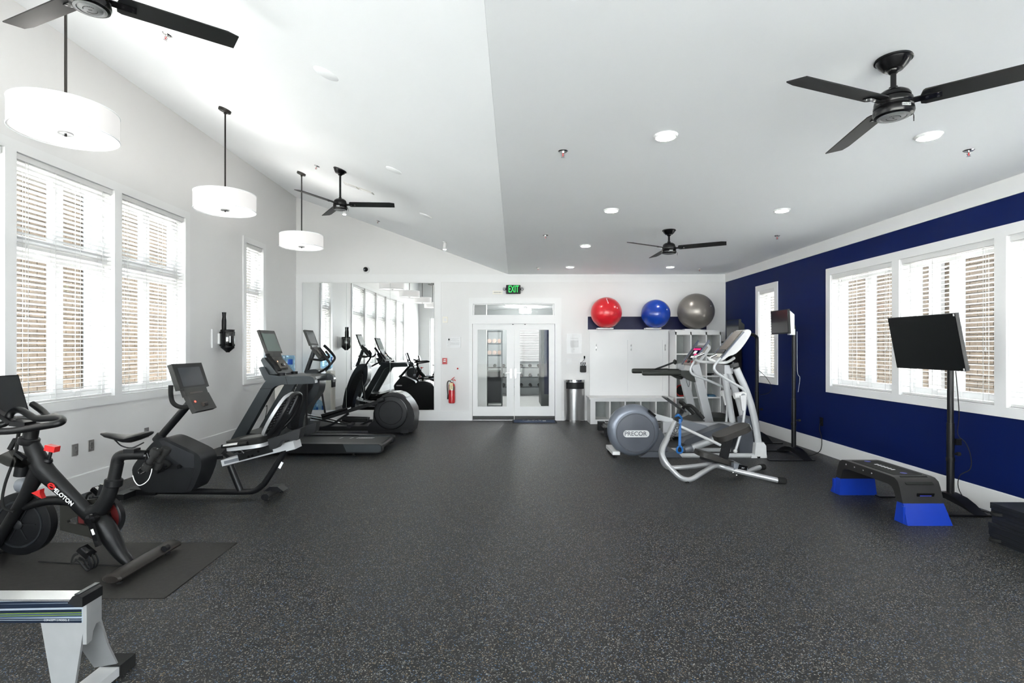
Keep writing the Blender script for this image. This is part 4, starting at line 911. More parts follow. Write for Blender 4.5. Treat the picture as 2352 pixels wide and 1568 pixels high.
# --- black elliptical trainer by the mirror
t = thing('elliptical_trainer', 'black elliptical trainer with round rear flywheel cover by the mirror', 'elliptical', (-2.7, 9.5, 0))
En, Ef = 9.25, 9.75
mat('brown_gloss', (0.02, 0.016, 0.014), 0.2, var=0.05, coat=0.4)
shell = XZ([(908,901.7),(920,905),(930,912),(941,925),(949,940),(952,955),(950,975),(947,992),(846,994),(843.5,983),(848,974),(857,967),(857.5,948),(862,928),(872,913),(885,905),(897,902)], En)
B().prism(shell, En, Ef, bev=0.03, seg=4).build('flywheel_shroud', t, 'black_satin')
dc = P(897.7, 947.5, En); r_ = 0.282
sd_c = B().lathe([(r_,-0.01),(r_,0.012),(r_-0.012,0.018),(0.21,0.018),(0.205,0.012),(0.20,0.018),(0.0001,0.02)], dc, (0,-1,0), 56, cap=False).build('side_disc', t, 'charcoal')
B().lathe([(r_+0.01,0.0),(r_+0.012,0.012),(r_+0.001,0.014)], dc, (0,-1,0), 56, cap=False).build('disc_rim', t, 'black_gloss')
hl = XZ([(875,909),(887,903.5),(899,900.8),(911,901.2),(924,906),(932,912.5),(930,915),(921,908.5),(910,904),(899,903.6),(888,906),(877,912)], En)
B().prism(hl, En+0.05, Ef-0.05, bev=0.004).build('top_trim', t, 'brown_gloss')
tower = XZ(spline([(664,984),(664,964),(669,934),(677.5,905),(688,880),(703,856),(716,848),(734,850),(737,872),(734,897),(726,912),(712,930),(702.5,954),(698,978),(696,990)], 3), 9.40)
B().prism(tower, 9.34, 9.66, bev=0.04, seg=4).build('front_tower', t, 'charcoal_metal')
tin = XZ(spline([(672,980),(674,950),(683,915),(697,885),(712,868),(722,868),(722,885),(710,905),(698,935),(690,965),(687,982)], 3), 9.40)
B().prism(tin, 9.33, 9.67, bev=0.004).build('tower_panel', t, 'black_satin')
B().rod(P(703,856,9.5), P(721,806,9.5), 0.038, 20).build('console_mast', t, 'charcoal_metal')
sb, st = (-3.528,1.562), (-3.634,1.836)
sp_ = B().prism(slab(sb, st, 0.03), 9.30, 9.70, bev=0.006).build('touchscreen', t, 'console_grey')
B().prism(slab(lerp2(sb,st,0.12), lerp2(sb,st,0.9), 0.003, 0.0015), 9.33, 9.67).build('display', sp_, 'screen_grey')
B().prism(slab((-3.52,1.50),(-3.53,1.57),0.03), 9.36, 9.64, bev=0.004).build('screen_neck', t, 'console_grey')
B().prism(slab((-3.365,1.35),(-3.505,1.53),0.05), 9.36, 9.64, bev=0.012).build('keypad', t, 'console_grey')
kp = B().prism(slab((-3.378,1.375),(-3.455,1.475),0.01,0.008), 9.39, 9.61, bev=0.004).build('control_panel', t, 'console_brown')
B().prism(slab((-3.395,1.40),(-3.41,1.42),0.012,0.02), 9.46, 9.53, bev=0.003).build('stop_key', kp, 'black_plastic')
for (pp, nm) in (([(733,799,9.20),(741,809,9.20),(750,823,9.20),(757,834,9.20),(755,841,9.21),(744,849,9.24),(729,858,9.28)], 0), ([(744,793,9.82),(754,802,9.82),(764,813,9.82),(769,822,9.80),(764,831,9.78),(754,843,9.75),(745,855,9.72)], 1)):
    B().tube(px_path(pp), [0.026,0.026,0.024,0.021,0.020,0.020,0.020], 12, 5).build('moving_arm', t, 'black_satin')
B().tube(px_path([(711,824,9.46),(725,826,9.38),(738,827,9.36),(748,824,9.40),(752,817,9.40)]), 0.018, 12, 4).build('fixed_handle', t, 'black_satin')
B().tube(px_path([(713,824,9.55),(730,826,9.62),(744,826,9.64),(756,819,9.62),(748,806,9.60)]), 0.018, 12, 4).build('fixed_handle', t, 'black_satin')
for a, c in ((P(706,868,9.27), P(703.5,984,9.24)), (P(734,868,9.74), P(747,950,9.76))): B().tube([a, c], 0.019, 10).build('lower_arm', t, 'black_satin')
for p in (P(704,872,9.27), P(735,880,9.73)): B().lathe([(0.04,-0.035),(0.045,-0.02),(0.045,0.02),(0.04,0.035)], p, (0,1,0), 20).build('pivot', t, 'black_satin')
B().tube(px_path([(697,983,9.22),(720,982.5,9.22),(742,981,9.22),(762,974.5,9.22),(780,963,9.22),(802,948,9.22)]), 0.021, 10, 5).build('link_bar', t, 'black_satin')
B().tube(px_path([(790,984,9.78),(815,981,9.78),(835,973,9.78),(850,966,9.78)]), 0.02, 10, 4).build('link_bar', t, 'black_satin')
B().bar(P(880,919,9.22), P(741,962,9.22), 0.05, 0.06, bev=0.01).build('pedal_arm', t, 'black_satin')
B().rod(P(868,921,9.20)+Vector((0,-0.0,0)), P(882,916,9.20), 0.042, 16).build('crank_joint', t, 'charcoal')
B().bar(P(856,966,9.76), P(786,966,9.76), 0.05, 0.05, bev=0.01).build('pedal_arm', t, 'black_satin')
def foot_tray(a, c, y0, y1, h):
    a, c = Vector(a), Vector(c); d = (c-a); d.normalize(); n = Vector((-d.z, 0, d.x)); b = B()
    q = [(a.x,a.z),(c.x,c.z),(c.x+n.x*0.015,c.z+n.z*0.015),(a.x+n.x*0.015,a.z+n.z*0.015)]
    b.prism(q, y0, y1)
    for (ya, yb) in ((y0, y0+0.012), (y1-0.012, y1)): b.prism([(a.x,a.z),(c.x,c.z),(c.x+n.x*h*0.5,c.z+n.z*h*0.5),(a.x+n.x*h,a.z+n.z*h)], ya, yb)
    b.prism([(a.x,a.z),(a.x+d.x*0.014,a.z+d.z*0.014),(a.x+d.x*0.014+n.x*h,a.z+d.z*0.014+n.z*h),(a.x+n.x*h,a.z+n.z*h)], y0, y1)
    return b
foot_tray(P(742,958,9.22), P(801,939,9.22), 9.16, 9.36, 0.06).build('foot_tray', t, 'black_plastic')
foot_tray(P(846,965,9.72), P(786,960,9.72), 9.62, 9.82, -0.05).build('foot_tray', t, 'black_plastic')
for y_ in (9.40, 9.58): B().bar(P(700,955,9.45)*1 + Vector((0, y_-9.45, 0)), P(803,975,9.45) + Vector((0, y_-9.45, 0)), 0.05, 0.03, bev=0.008).build('ramp_rail', t, 'chrome')
B().cbox(P(806,976,9.49), (0.06, 0.30, 0.06), (0,R(10),0), bev=0.012).build('ramp_end', t, 'charcoal')
B().box((-3.75, 9.40, 0.045), (-2.3, 9.60, 0.125), 0.012).build('base_beam', t, 'black_plastic')
B().box((-3.86, 9.27, 0.02), (-3.58, 9.73, 0.12), 0.02).build('front_foot', t, 'black_plastic')
for y_ in (9.24, 9.70):
    ft = B().box((-1.93, y_, 0.03), (-1.80, y_+0.10, 0.085), 0.015).build('rear_foot', t, 'charcoal')
    B().lathe([(0.025,0.0),(0.025,0.015),(0.01,0.02),(0.01,0.035)], (-1.87, y_+0.05, 0), n=12).build('pad', ft, 'black_rubber')
for y_ in (9.32, 9.68): B().lathe([(0.025,0.0),(0.025,0.02)], (-3.72, y_, 0), n=12).build('foot', t, 'black_rubber')

# --- recumbent bike
t = thing('recumbent_bike', 'black recumbent bike with silver seat rail and perforated backrest', 'exercise bike', (-2.9, 5.4, 0))
Yc = 5.4
body = XZ(spline([(305,1072),(322,1048),(341,1026),(355,1012.5),(371,1007.5),(388,1010.5),(420,1025),(450,1040),(460,1052),(462,1072),(455,1095),(443,1121),(430,1130),(385,1131),(336,1130),(314,1113),(305,1092)], 3), 5.26)
B().prism(body, 5.26, 5.54, bev=0.035, seg=4, ang=40).build('drive_housing', t, 'charcoal')
mat('charcoal_panel', (0.022, 0.0235, 0.027), 0.42)
pan = XZ([(366,1012),(378,1011),(447,1044),(447,1073),(425,1073),(395,1052)], 5.26)
B().prism(pan, 5.253, 5.262, bev=0.002).build('side_panel', t, 'charcoal_panel')
low = XZ(spline([(372,1074),(400,1075),(445,1074),(440,1098),(428,1126),(395,1128),(355,1126),(335,1112)], 3), 5.26)
B().prism(low, 5.254, 5.262, bev=0.002).build('lower_panel', t, 'charcoal')
ovl = XZ(rrect(-1,1,-0.22,0.22,0.21), 1)
oc = P(385,1060,5.545); B().prism([(oc.x+a*0.09, oc.z+c*0.09) for a, c in rrect(-1,1,-0.2,0.2,0.19)], 5.535, 5.548).build('badge', t, 'silver_light')
B().tube([P(336,1127,Yc), P(450,1128,Yc), P(560,1128.5,Yc), P(585,1126,Yc), P(601,1115,Yc), P(613,1101,Yc), P(658,1030,Yc)], 0.032, 14, 5).build('base_tube', t, 'black_satin')
B().rod(P(361,1012,Yc), P(433,928,Yc), 0.037, 20).build('console_mast', t, 'black_satin')
B().lathe([(0.052,-0.02),(0.052,0.05),(0.04,0.06)], P(364,1009,Yc), P(433,928,Yc)-P(361,1012,Yc), 20).build('mast_collar', t, 'charcoal')
sb, st = (-3.225,1.114), (-3.308,1.365)
sc_ = B().prism(slab(sb, st, 0.045), 5.15, 5.65, bev=0.008).build('touchscreen', t, 'console_grey')
B().prism(slab(lerp2(sb,st,0.03), lerp2(sb,st,0.97), 0.004, 0.002), 5.165, 5.635, bev=0.001).build('bezel', sc_, 'black_satin')
B().prism(slab(lerp2(sb,st,0.10), lerp2(sb,st,0.84), 0.003, 0.0035), 5.215, 5.585).build('display', sc_, 'screen_grey')
B().prism(slab((-3.20,1.045),(-3.226,1.12),0.04), 5.21, 5.59, bev=0.006).build('screen_neck', t, 'console_grey')
B().prism(slab((-3.206,1.066),(-3.21,1.078),0.004,0.002), 5.28, 5.50).build('book_ledge', t, 'console_brown')
kp = B().prism(slab((-3.105,0.895),(-3.19,1.055),0.05), 5.22, 5.58, bev=0.01).build('keypad', t, 'console_grey')
B().prism(slab((-3.15,0.98),(-3.158,0.994),0.004,0.003), 5.27, 5.29).build('indicator_light', kp, 'led_red')
B().prism(slab((-3.125,0.93),(-3.145,0.965),0.015,0.014), 5.36, 5.45, bev=0.004).build('stop_key', kp, 'console_brown')
B().prism(slab((-3.125,0.934),(-3.135,0.95),0.016,0.024), 5.385, 5.43, bev=0.003).build('button', kp, 'black_plastic')
for s_ in (-1, 1):
    B().tube([(-3.30, Yc+s_*0.27, 1.16), (-3.30, Yc+s_*0.27, 1.07), (-3.285, Yc+s_*0.26, 0.99), (-3.24, Yc+s_*0.22, 0.945), (-3.18, Yc+s_*0.12, 0.94), (-3.19, Yc, 0.945)], 0.021, 12, 5).build('handlebar', t, 'black_rubber')
# front and rear stabilisers
B().box((-3.92, 5.19, 0.028), (-3.80, 5.62, 0.085), 0.018).build('front_stabiliser', t, 'black_satin')
for y_ in (5.22, 5.58):
    B().rod((-3.90, y_, 0.035), (-3.90, y_+0.03, 0.035), 0.034, 16).build('wheel', t, 'black_rubber')
B().bar((-3.86, 5.4, 0.06), (-3.60, 5.4, 0.06), 0.09, 0.06, bev=0.01).build('front_link', t, 'black_satin')
B().prism([(-2.50,0.075),(-2.30,0.075),(-2.36,0.12),(-2.44,0.12)], 5.34, 5.46, bev=0.006).build('rear_bracket', t, 'black_satin')
rs = B(); rs.tube([(-2.42, 5.20, 0.055), (-2.42, 5.61, 0.055)], 0.032, 16, flat=1.2); rs.build('rear_stabiliser', t, 'black_satin')
for y_ in (5.23, 5.58): B().lathe([(0.02,0.0),(0.02,0.015),(0.008,0.018),(0.008,0.03)], (-2.42, y_, 0), n=12).build('foot', t, 'black_rubber')
# seat rail
ra, rb = P(516,1061,5.38), P(674,1021,5.38)
ra.y = rb.y = 5.4
B().bar(ra, rb, 0.16, 0.062, bev=0.012).build('seat_rail', t, 'silver_light')
d_ = (rb-ra).normalized(); n_ = Vector((-d_.z,0,d_.x))
B().bar(ra+d_*0.03-n_*0.0+Vector((0,-0.079,0)), ra+d_*0.33+Vector((0,-0.079,0)), 0.01, 0.03).build('rail_slot', t, 'grey_plastic')
B().bar(rb-d_*0.06, rb+d_*0.035, 0.17, 0.085, bev=0.02).build('rail_end', t, 'silver_light')
B().rod(P(529,1068,Yc), P(552,1126,Yc), 0.034, 16).build('rail_post', t, 'black_satin')
B().bar(P(558,1046,5.4)+Vector((0,0,0)), P(634,1026,5.4), 0.19, 0.07, bev=0.008).build('seat_carriage', t, 'black_plastic')
for px_ in ((571,1048), (580,1046), (594,1036)):
    p = P(*px_, 5.30); B().lathe([(0.011,0),(0.011,0.008),(0.006,0.012)], p, (0,-1,0), 10).build('bolt', t, 'black_gloss')
B().tube([P(543,1030,5.26), P(547,1027,5.24), P(553,1033,5.28), P(560,1040,5.30)], 0.006, 8, 3).build('seat_lever', t, 'steel')
# seat cushion: rounded board
sc0 = P(583,1014,5.4)
ctx = [(-0.20,-0.14),(-0.21,0.0),(-0.20,0.14),(-0.14,0.20),(0.0,0.22),(0.14,0.21),(0.18,0.15),(0.19,0.0),(0.18,-0.15),(0.14,-0.21),(0.0,-0.22),(-0.14,-0.20)]
m_ = Matrix.Translation(sc0) @ Matrix.Rotation(R(-7), 4, 'Y')
B().prism(spline(ctx, 4), -0.005, 0.055, 'xy', bev=0.022, seg=4, ang=50).rot(m_).build('seat_cushion', t, 'black_rubber')
B().prism(spline([(a*1.02, c*1.02) for a, c in ctx], 4), -0.04, -0.004, 'xy', bev=0.012, ang=50).rot(m_).build('seat_shell', t, 'silver_light')
B().prism(spline([(a*0.62+0.03, c*0.62) for a, c in ctx], 4), 0.054, 0.0565, 'xy').rot(m_).build('seat_pad', t, 'console_grey')
for s_ in (-1, 1):
    g = B().rod(m_ @ Vector((-0.19, s_*0.245, 0.02)), m_ @ Vector((0.06, s_*0.245, 0.02)), 0.02, 14).build('seat_grip', t, 'black_plastic')
    B().rod(m_ @ Vector((-0.17, s_*0.245, 0.02)), m_ @ Vector((-0.03, s_*0.245, 0.02)), 0.0215, 14).build('pulse_sensor', g, 'chrome')
# backrest: frame shell, perforated mesh, rear tube loop
b0, b1 = Vector((-2.475, 0.66)), Vector((-2.24, 1.075))
bd = (b1-b0).normalized(); bn = Vector((bd.y,-bd.x))
def back_pt(u, v, o): p = b0 + bd*u + bn*o; return (p.x, Yc+v, p.y)
Lb = (b1-b0).length
outl = spline([(0.0,0),(0.0,-0.13),(0.03,-0.185),(0.15,-0.215),(0.30,-0.205),(0.42,-0.165),(Lb-0.02,-0.10),(Lb,0),(Lb-0.02,0.10),(0.42,0.165),(0.30,0.205),(0.15,0.215),(0.03,0.185),(0.0,0.13)], 3)
inn = [((u-Lb/2)*0.94+Lb/2, v*0.93) for u, v in outl]
b = B(); q = [[b.bm.verts.new(back_pt(u, v, o)) for u, v in Lq] for o in (0.0, 0.03) for Lq in (outl, inn)]
for i in range(len(outl)):
    j = (i+1) % len(outl)
    for a, c in ((0,1),(1,3),(3,2),(2,0)): b.bm.faces.new((q[a][i], q[a][j], q[c][j], q[c][i]))
bk = b.build('backrest', t, 'silver_paint')
b = B(); b.loft([[back_pt(u, v, o) for u, v in inn] for o in (0.008, 0.018)]); b.build('mesh_panel', bk, 'black_rubber')
b = B()
for iu in range(11):
    for iv in range(5):
        u, v = 0.07+iu*0.034, -0.12+iv*0.06+(0.02 if iu % 2 else 0)
        if abs(v) > 0.15: continue
        a = back_pt(u, v-0.016, 0.0185); c = back_pt(u, v+0.016, 0.0185); b.bar(a, c, 0.010, 0.003, (bn.x,0,bn.y))
b.build('mesh_slots', bk, 'grey_plastic', kind='stuff')
B().tube([back_pt(0.02,-0.11,0.05), back_pt(0.20,-0.17,0.085), back_pt(0.40,-0.15,0.075), back_pt(0.47,-0.08,0.05), back_pt(0.475,0.08,0.05), back_pt(0.40,0.15,0.075), back_pt(0.20,0.17,0.085), back_pt(0.02,0.11,0.05)], 0.021, 12, 5).build('back_loop', t, 'black_satin')
B().bar(back_pt(-0.06,0,0.07), back_pt(0.26,0,0.06), 0.07, 0.05, (0,1,0), bev=0.01).build('back_post', t, 'black_satin')
B().bar(back_pt(-0.07,0,0.03), P(634,1024,5.4), 0.10, 0.06, (0,1,0), bev=0.01).build('back_bracket', t, 'black_satin')
# side caddy
cdy = XZ([(622,1006),(640,1001),(668,991),(697,980.5),(693,1004),(688,1008),(655,1008),(640,1027),(628,1030),(625,1024)], 5.20)
B().prism(cdy, 5.13, 5.25, bev=0.008).build('side_caddy', t, 'charcoal')
B().prism(cdy, 5.55, 5.67, bev=0.008).build('side_caddy', t, 'charcoal')
# crank and pedals
cp_ = P(412,1071,5.25)
B().lathe([(0.022,-0.02),(0.022,0.02)], cp_, (0,1,0), 16).build('crank_hub', t, 'black_plastic')
B().bar(cp_+Vector((0,-0.02,0)), cp_+Vector((-0.17,-0.02,0.0)), 0.02, 0.035, bev=0.006).build('crank_arm', t, 'black_satin')
cf = P(412,1071,5.25); cf.y = 5.56
B().bar(cf, cf+Vector((0.26,0,0.03)), 0.02, 0.035, bev=0.006).build('crank_arm', t, 'black_satin')
for c_, sd_s in ((cf+Vector((0.30,0.07,0.03)), 1), (cp_+Vector((-0.17,-0.08,0.0)), -1)):
    p_ = B().cbox(c_, (0.10,0.10,0.032), (0,R(35),0), bev=0.01).build('pedal', t, 'black_plastic')
    B().tube([c_+Vector((-0.05,-0.05,0.02)), c_+Vector((0.0,-0.03,0.075)), c_+Vector((0.06,0.0,0.07)), c_+Vector((0.10,0.04,0.02)), c_+Vector((0.05,0.05,-0.02))], 0.02, 8, 4, flat=0.3).build('pedal_strap', p_, 'black_rubber')
B().cbox(P(645,1068,5.36), (0.025,0.004,0.07), (0,R(28),0)).build('warning_sticker', t, 'paper_white')
# ---------------------------------------------------------------- spin bike on its mat, rowing machine
mat('mat_rubber', (0.022, 0.0205, 0.019), 0.7, var=0.15, vscale=40, bump=0.4, bscale=500)
mat('bike_black', (0.005, 0.0052, 0.0057), 0.38, var=0.06)
mat('foot_brown', (0.016, 0.0135, 0.012), 0.4, var=0.05)
glass('smoke_plastic', (0.35, 0.35, 0.34), 0.12, 0.1)
mt = [(-3.96,3.216),(-2.107,3.216),(-2.139,4.131),(-3.96,4.131)]
B().prism(mt, 0.0, 0.006, 'xy', bev=0.002).build('floor_mat', None, 'mat_rubber', label='thin dark grey rubber mat lying under the spin bike', cat='mat')
Yb = 3.73; K = Yb/FPX; zm = 0.006
t = thing('spin_bike', 'matte black spin bike with red knob and white lettering on the mat', 'exercise bike', (-2.95, Yb, zm))
def q(x, y, dy=0.0): return P(x, y, Yb + dy)
# frame: one swept body of main beam, seat tube and legs
b = B()
b.tube([q(68,1012), q(82,1042), q(97,1075), q(130,1108), q(165,1141), q(196,1172), q(222,1190)], [0.046,0.058,0.068,0.058,0.050,0.050,0.062], 18, 5, flat=0.85)
b.tube([q(200,1178), q(226,1172), q(243,1150), q(254,1122), q(258,1106)], [0.05,0.058,0.052,0.050,0.050], 18, 5, flat=0.85)
b.tube([q(212,1185), q(236,1204), q(256,1235), q(275,1268), q(296,1292)], [0.060,0.066,0.060,0.045,0.034], 18, 5, flat=1.0)
b.tube([q(92,1072), q(78,1100), q(60,1135), q(36,1175), q(5,1225), q(-25,1275)], [0.058,0.052,0.042,0.038,0.036,0.034], 16, 5, flat=0.9)
b.build('frame', t, 'bike_black')
B().tube([q(55,1166,0.0), q(90,1153,0.01), q(125,1148,0.01), q(165,1152,0.01)], [0.02,0.032,0.033,0.03], 14, 4).build('side_guard', t, 'bike_black')
B().tube([q(-28,1276), q(-35,1290)], 0.035, 14).build('front_leg_end', t, 'bike_black')
# head post, collar, lever
B().rod(q(68,1010), q(76,972), 0.044, 20).build('handlebar_post', t, 'bike_black')
B().lathe([(0.058,-0.02),(0.062,-0.012),(0.062,0.02),(0.056,0.026)], q(66,1013), q(76,972)-q(66,1012), 24).build('collar', t, 'bike_black')
B().bar(q(36,1008), q(22,1032), 0.02, 0.025, bev=0.006).build('clamp_lever', t, 'bike_black')
B().rod(q(56,1046), q(48,1092), 0.042, 18).build('lower_post', t, 'bike_black')
B().tube([q(43,995), q(40,1010), q(38,1032)], 0.011, 8).build('post_cable', t, 'black_rubber')
# handlebar
hb = [(-14,991,-.20),(30,989,-.21),(90,980,-.215),(132,972.5,-.21),(143.5,966,-.17),(137,959.5,-.12),(112,960,-.08),(84,961,-.05),(68,953,-.03),(50,942.5,0.0),(36,942,0.02),(24,950,0.02),(15,970,0.0),(-10,978,-.03)]
B().tube([q(x, y, dy) for x, y, dy in hb], 0.023, 12, 4).build('handlebar', t, 'bike_black')
B().tube([q(112,959,0.05), q(100,946,0.10), q(86,935,0.13), q(74,927,0.14)], [0.021,0.023,0.024,0.022], 12, 4).build('bar_horn', t, 'bike_black')
B().tube([q(137,959.5,-.12), q(126,955,0.0), q(112,958,0.06), q(70,960,0.20), q(10,962,0.22)], 0.021, 12, 4).build('handlebar_bridge', t, 'bike_black')
B().cbox(q(52,972,-0.02), (0.11,0.09,0.035), (0,R(5),0), bev=0.012).build('stem_clamp', t, 'bike_black')
# touchscreen
sb, st = (-3.645,1.045), (-3.725,1.322)
sc_ = B().prism(slab(sb, st, 0.022), 3.46, 4.0, bev=0.006).build('touchscreen', t, 'black_satin')
B().prism(slab(lerp2(sb,st,0.03), lerp2(sb,st,0.97), 0.003, 0.0015), 3.47, 3.99, bev=0.001).build('display', sc_, 'dark_screen')
B().bar((-3.70,3.73,1.13), (-3.52,3.73,1.0), 0.05, 0.03, bev=0.008).build('screen_arm', t, 'bike_black')
# resistance knob
kc = q(120,1029)
B().rod(q(111,1060), q(117,1037), 0.011, 10).build('knob_stem', t, 'bike_black')
B().lathe([(0.024,-0.02),(0.030,0.0),(0.024,0.015)], q(110,1058), q(119,1030)-q(110,1058), 16).build('knob_boss', t, 'bike_black')
B().cbox(kc, (0.072,0.050,0.040), (0,R(12),0), bev=0.014, seg=3).build('resistance_knob', t, 'red_plastic')
# tray for a phone
m_ = Matrix.Translation(q(37,1054,-0.06)) @ Matrix.Rotation(R(20), 4, 'Y') @ Matrix.Rotation(R(18),4,'X')
B().prism([(-0.10,-0.07),(0.02,-0.08),(0.10,-0.05),(0.10,0.07),(-0.10,0.07)], -0.004, 0.004, 'xy', bev=0.002).rot(m_).build('media_tray', t, 'smoke_plastic')
B().cbox(q(47,1047,-0.08), (0.075,0.03,0.018), (0,R(38),0), bev=0.006).build('tray_bracket', t, 'bike_black')
# brake cover
B().lathe([(0.048,-0.04),(0.052,-0.01),(0.05,0.03),(0.03,0.052),(0.0001,0.056)], q(56,1113,0.03), Vector((-0.98,0,-0.12)), 22, cap=False).build('brake_cover', t, 'grey_plastic')
B().prism([(q(a,c).x, q(a,c).z) for a, c in ((88,1127),(108,1119),(107,1128),(112,1140))], Yb-0.055, Yb-0.02).build('brake_pad', t, 'red_plastic')
# flywheel
fc = q(54,1200,0.07); 
B().lathe([(0.205,-0.035),(0.222,-0.03),(0.225,0.0),(0.222,0.03),(0.205,0.035)], fc, (0,-1,0), 56).build('flywheel', t, 'black_satin')
B().lathe([(0.168,0.034),(0.166,0.042),(0.155,0.042),(0.152,0.034)], fc, (0,-1,0), 56, cap=False).build('flywheel_ring', t, 'charcoal_metal')
B().lathe([(0.03,0.03),(0.034,0.05),(0.022,0.058)], fc, (0,-1,0), 20).build('flywheel_hub', t, 'charcoal')
b = B()
for a in range(0, 360, 60): b.bar(fc+Vector((0.03*math.cos(R(a)),-0.038,0.03*math.sin(R(a)))), fc+Vector((0.12*math.cos(R(a)),-0.038,0.12*math.sin(R(a)))), 0.006, 0.012, (0,1,0))
b.build('flywheel_ribs', t, 'charcoal')
# drive stay and belt cover with red ring (far side)
dcv = q(234,1187,0.11)
mat('stay_olive', (0.017, 0.0165, 0.014), 0.5)
sty = [(q(x,y).x, q(x,y).z) for x, y in ((124,1158),(150,1158),(205,1150),(236,1180),(212,1240),(185,1238),(124,1223))]
sti = [(q(x,y).x, q(x,y).z) for x, y in ((140,1201),(152,1195),(184,1183),(190,1192),(186,1213),(182,1212),(142,1206))]
B().ring(sty, sti, Yb+0.05, Yb+0.075).build('drive_stay', t, 'stay_olive')
B().lathe([(0.150,-0.03),(0.158,-0.02),(0.158,0.025),(0.15,0.03)], dcv, (0,-1,0), 48).build('belt_cover', t, 'black_satin')
B().lathe([(0.146,0.0302),(0.146,0.033),(0.098,0.033),(0.098,0.0302)], dcv, (0,-1,0), 48, cap=False).build('cover_ring', t, 'red_trim') if 'red_trim' in M else None
mat('red_trim', (0.07, 0.006, 0.006), 0.45)
B().lathe([(0.146,0.0302),(0.146,0.033),(0.098,0.033),(0.098,0.0302)], dcv, (0,-1,0), 48, cap=False).build('cover_ring', t, 'red_trim')
# cranks and toe-cage pedals
bb = q(214,1190,-0.075); pe = q(234,1250,-0.075)
B().lathe([(0.034,-0.02),(0.038,0.0),(0.034,0.03),(0.018,0.034)], bb, (0,-1,0), 20).build('crank_hub', t, 'black_gloss')
ca = B().bar(bb+Vector((0,-0.03,0)), pe+Vector((0,-0.03,0)), 0.02, 0.032, bev=0.006).build('crank_arm', t, 'black_gloss')
B().cbox((bb+pe)/2+Vector((0.0,-0.0412,0.01)), (0.018,0.001,0.04), (0,R(-20),0)).build('crank_sticker', ca, 'paper_white')
def cage_pedal(c, s_, name='pedal'):
    p_ = B().cbox(c, (0.085,0.075,0.028), (0,R(40),0), bev=0.010).build(name, t, 'black_gloss')
    B().cbox(c+Vector((0.008,-0.02,0.018)), (0.05,0.03,0.012), (0,R(40),0), bev=0.005).build('cleat_plate', p_, 'chrome')
    for dy in (-0.03, 0.0, 0.03):
        B().tube([c+Vector((0.035,dy,-0.02)), c+Vector((0.055,dy,-0.07)), c+Vector((0.045,dy*0.8,-0.11)), c+Vector((0.015,dy*0.7,-0.115)), c+Vector((-0.02,dy,-0.06)), c+Vector((-0.05,dy,-0.04))], 0.0065, 6, 4).build('toe_cage', p_, 'black_plastic')
    B().tube([c+Vector((-0.03,-0.035,0.0)), c+Vector((-0.065,-0.03,-0.02)), c+Vector((-0.085,-0.02,-0.075)), c+Vector((-0.06,0.0,-0.055)), c+Vector((-0.01,0.03,-0.075))], 0.009, 8, 4, flat=0.4).build('strap', p_, 'black_rubber')
cage_pedal(pe + Vector((-0.045,-0.075,-0.02)), 1)
fb = q(214,1190,0.10); fe = q(236,1112,0.12)
B().bar(fb, fe, 0.02, 0.032, bev=0.006).build('crank_arm', t, 'black_gloss')
cage_pedal(q(228,1128,0.20), -1)
# seat post and slide
B().tube([q(258,1118), q(264,1090), q(270,1062)], 0.040, 18).build('seat_post', t, 'bike_black')
B().lathe([(0.050,-0.03),(0.056,-0.022),(0.056,0.018),(0.048,0.026)], q(261,1107), (0.12,0,1), 22).build('seat_collar', t, 'bike_black')
B().tube([q(268,1068), q(272,1052), q(282,1045), q(305,1044), q(338,1044)], [0.039,0.039,0.037,0.035,0.034], 16, 4).build('seat_slide', t, 'bike_black')
B().cbox(q(303,1034), (0.075,0.07,0.028), bev=0.008).build('saddle_clamp', t, 'black_plastic')
for s_ in (-1, 1): B().tube([q(257,1003,s_*0.012), q(268,1014,s_*0.02), q(280,1024,s_*0.022), q(303,1028,s_*0.022), q(330,1016,s_*0.04)], 0.0045, 8, 4).build('saddle_rail', t, 'black_gloss')
# saddle: lofted from nose to tail
rings = []
for u, wd, top, th in ((0.0,0.012,0.000,0.012),(0.03,0.026,0.004,0.03),(0.09,0.034,-0.004,0.035),(0.16,0.05,-0.012,0.045),(0.22,0.085,-0.006,0.05),(0.27,0.105,0.004,0.045),(0.305,0.100,0.006,0.032),(0.32,0.07,0.0,0.016)):
    x0 = q(233,998).x + u; z0 = q(233,994).z + top
    rings.append([Vector((x0, Yb + wd*math.cos(a), z0 - th*0.45 + (th*0.45*math.sin(a) if math.sin(a) > 0 else th*0.75*math.sin(a)))) for a in [2*math.pi*k/18 for k in range(18)]])
B().loft(rings).build('saddle', t, 'black_satin')
# weight rack and two small hand weights
rk = B(); 
for dy in (-0.10, 0.02): rk.tube([q(338,1040,dy), q(343,1058,dy), q(336,1080,dy), q(322,1088,dy), q(318,1080,dy), q(330,1068,dy), q(336,1048,dy)], 0.005, 8, 3)
rk.bar(q(332,1046,-0.10), q(332,1046,0.06), 0.012, 0.012); rk.build('weight_rack', t, 'black_gloss')
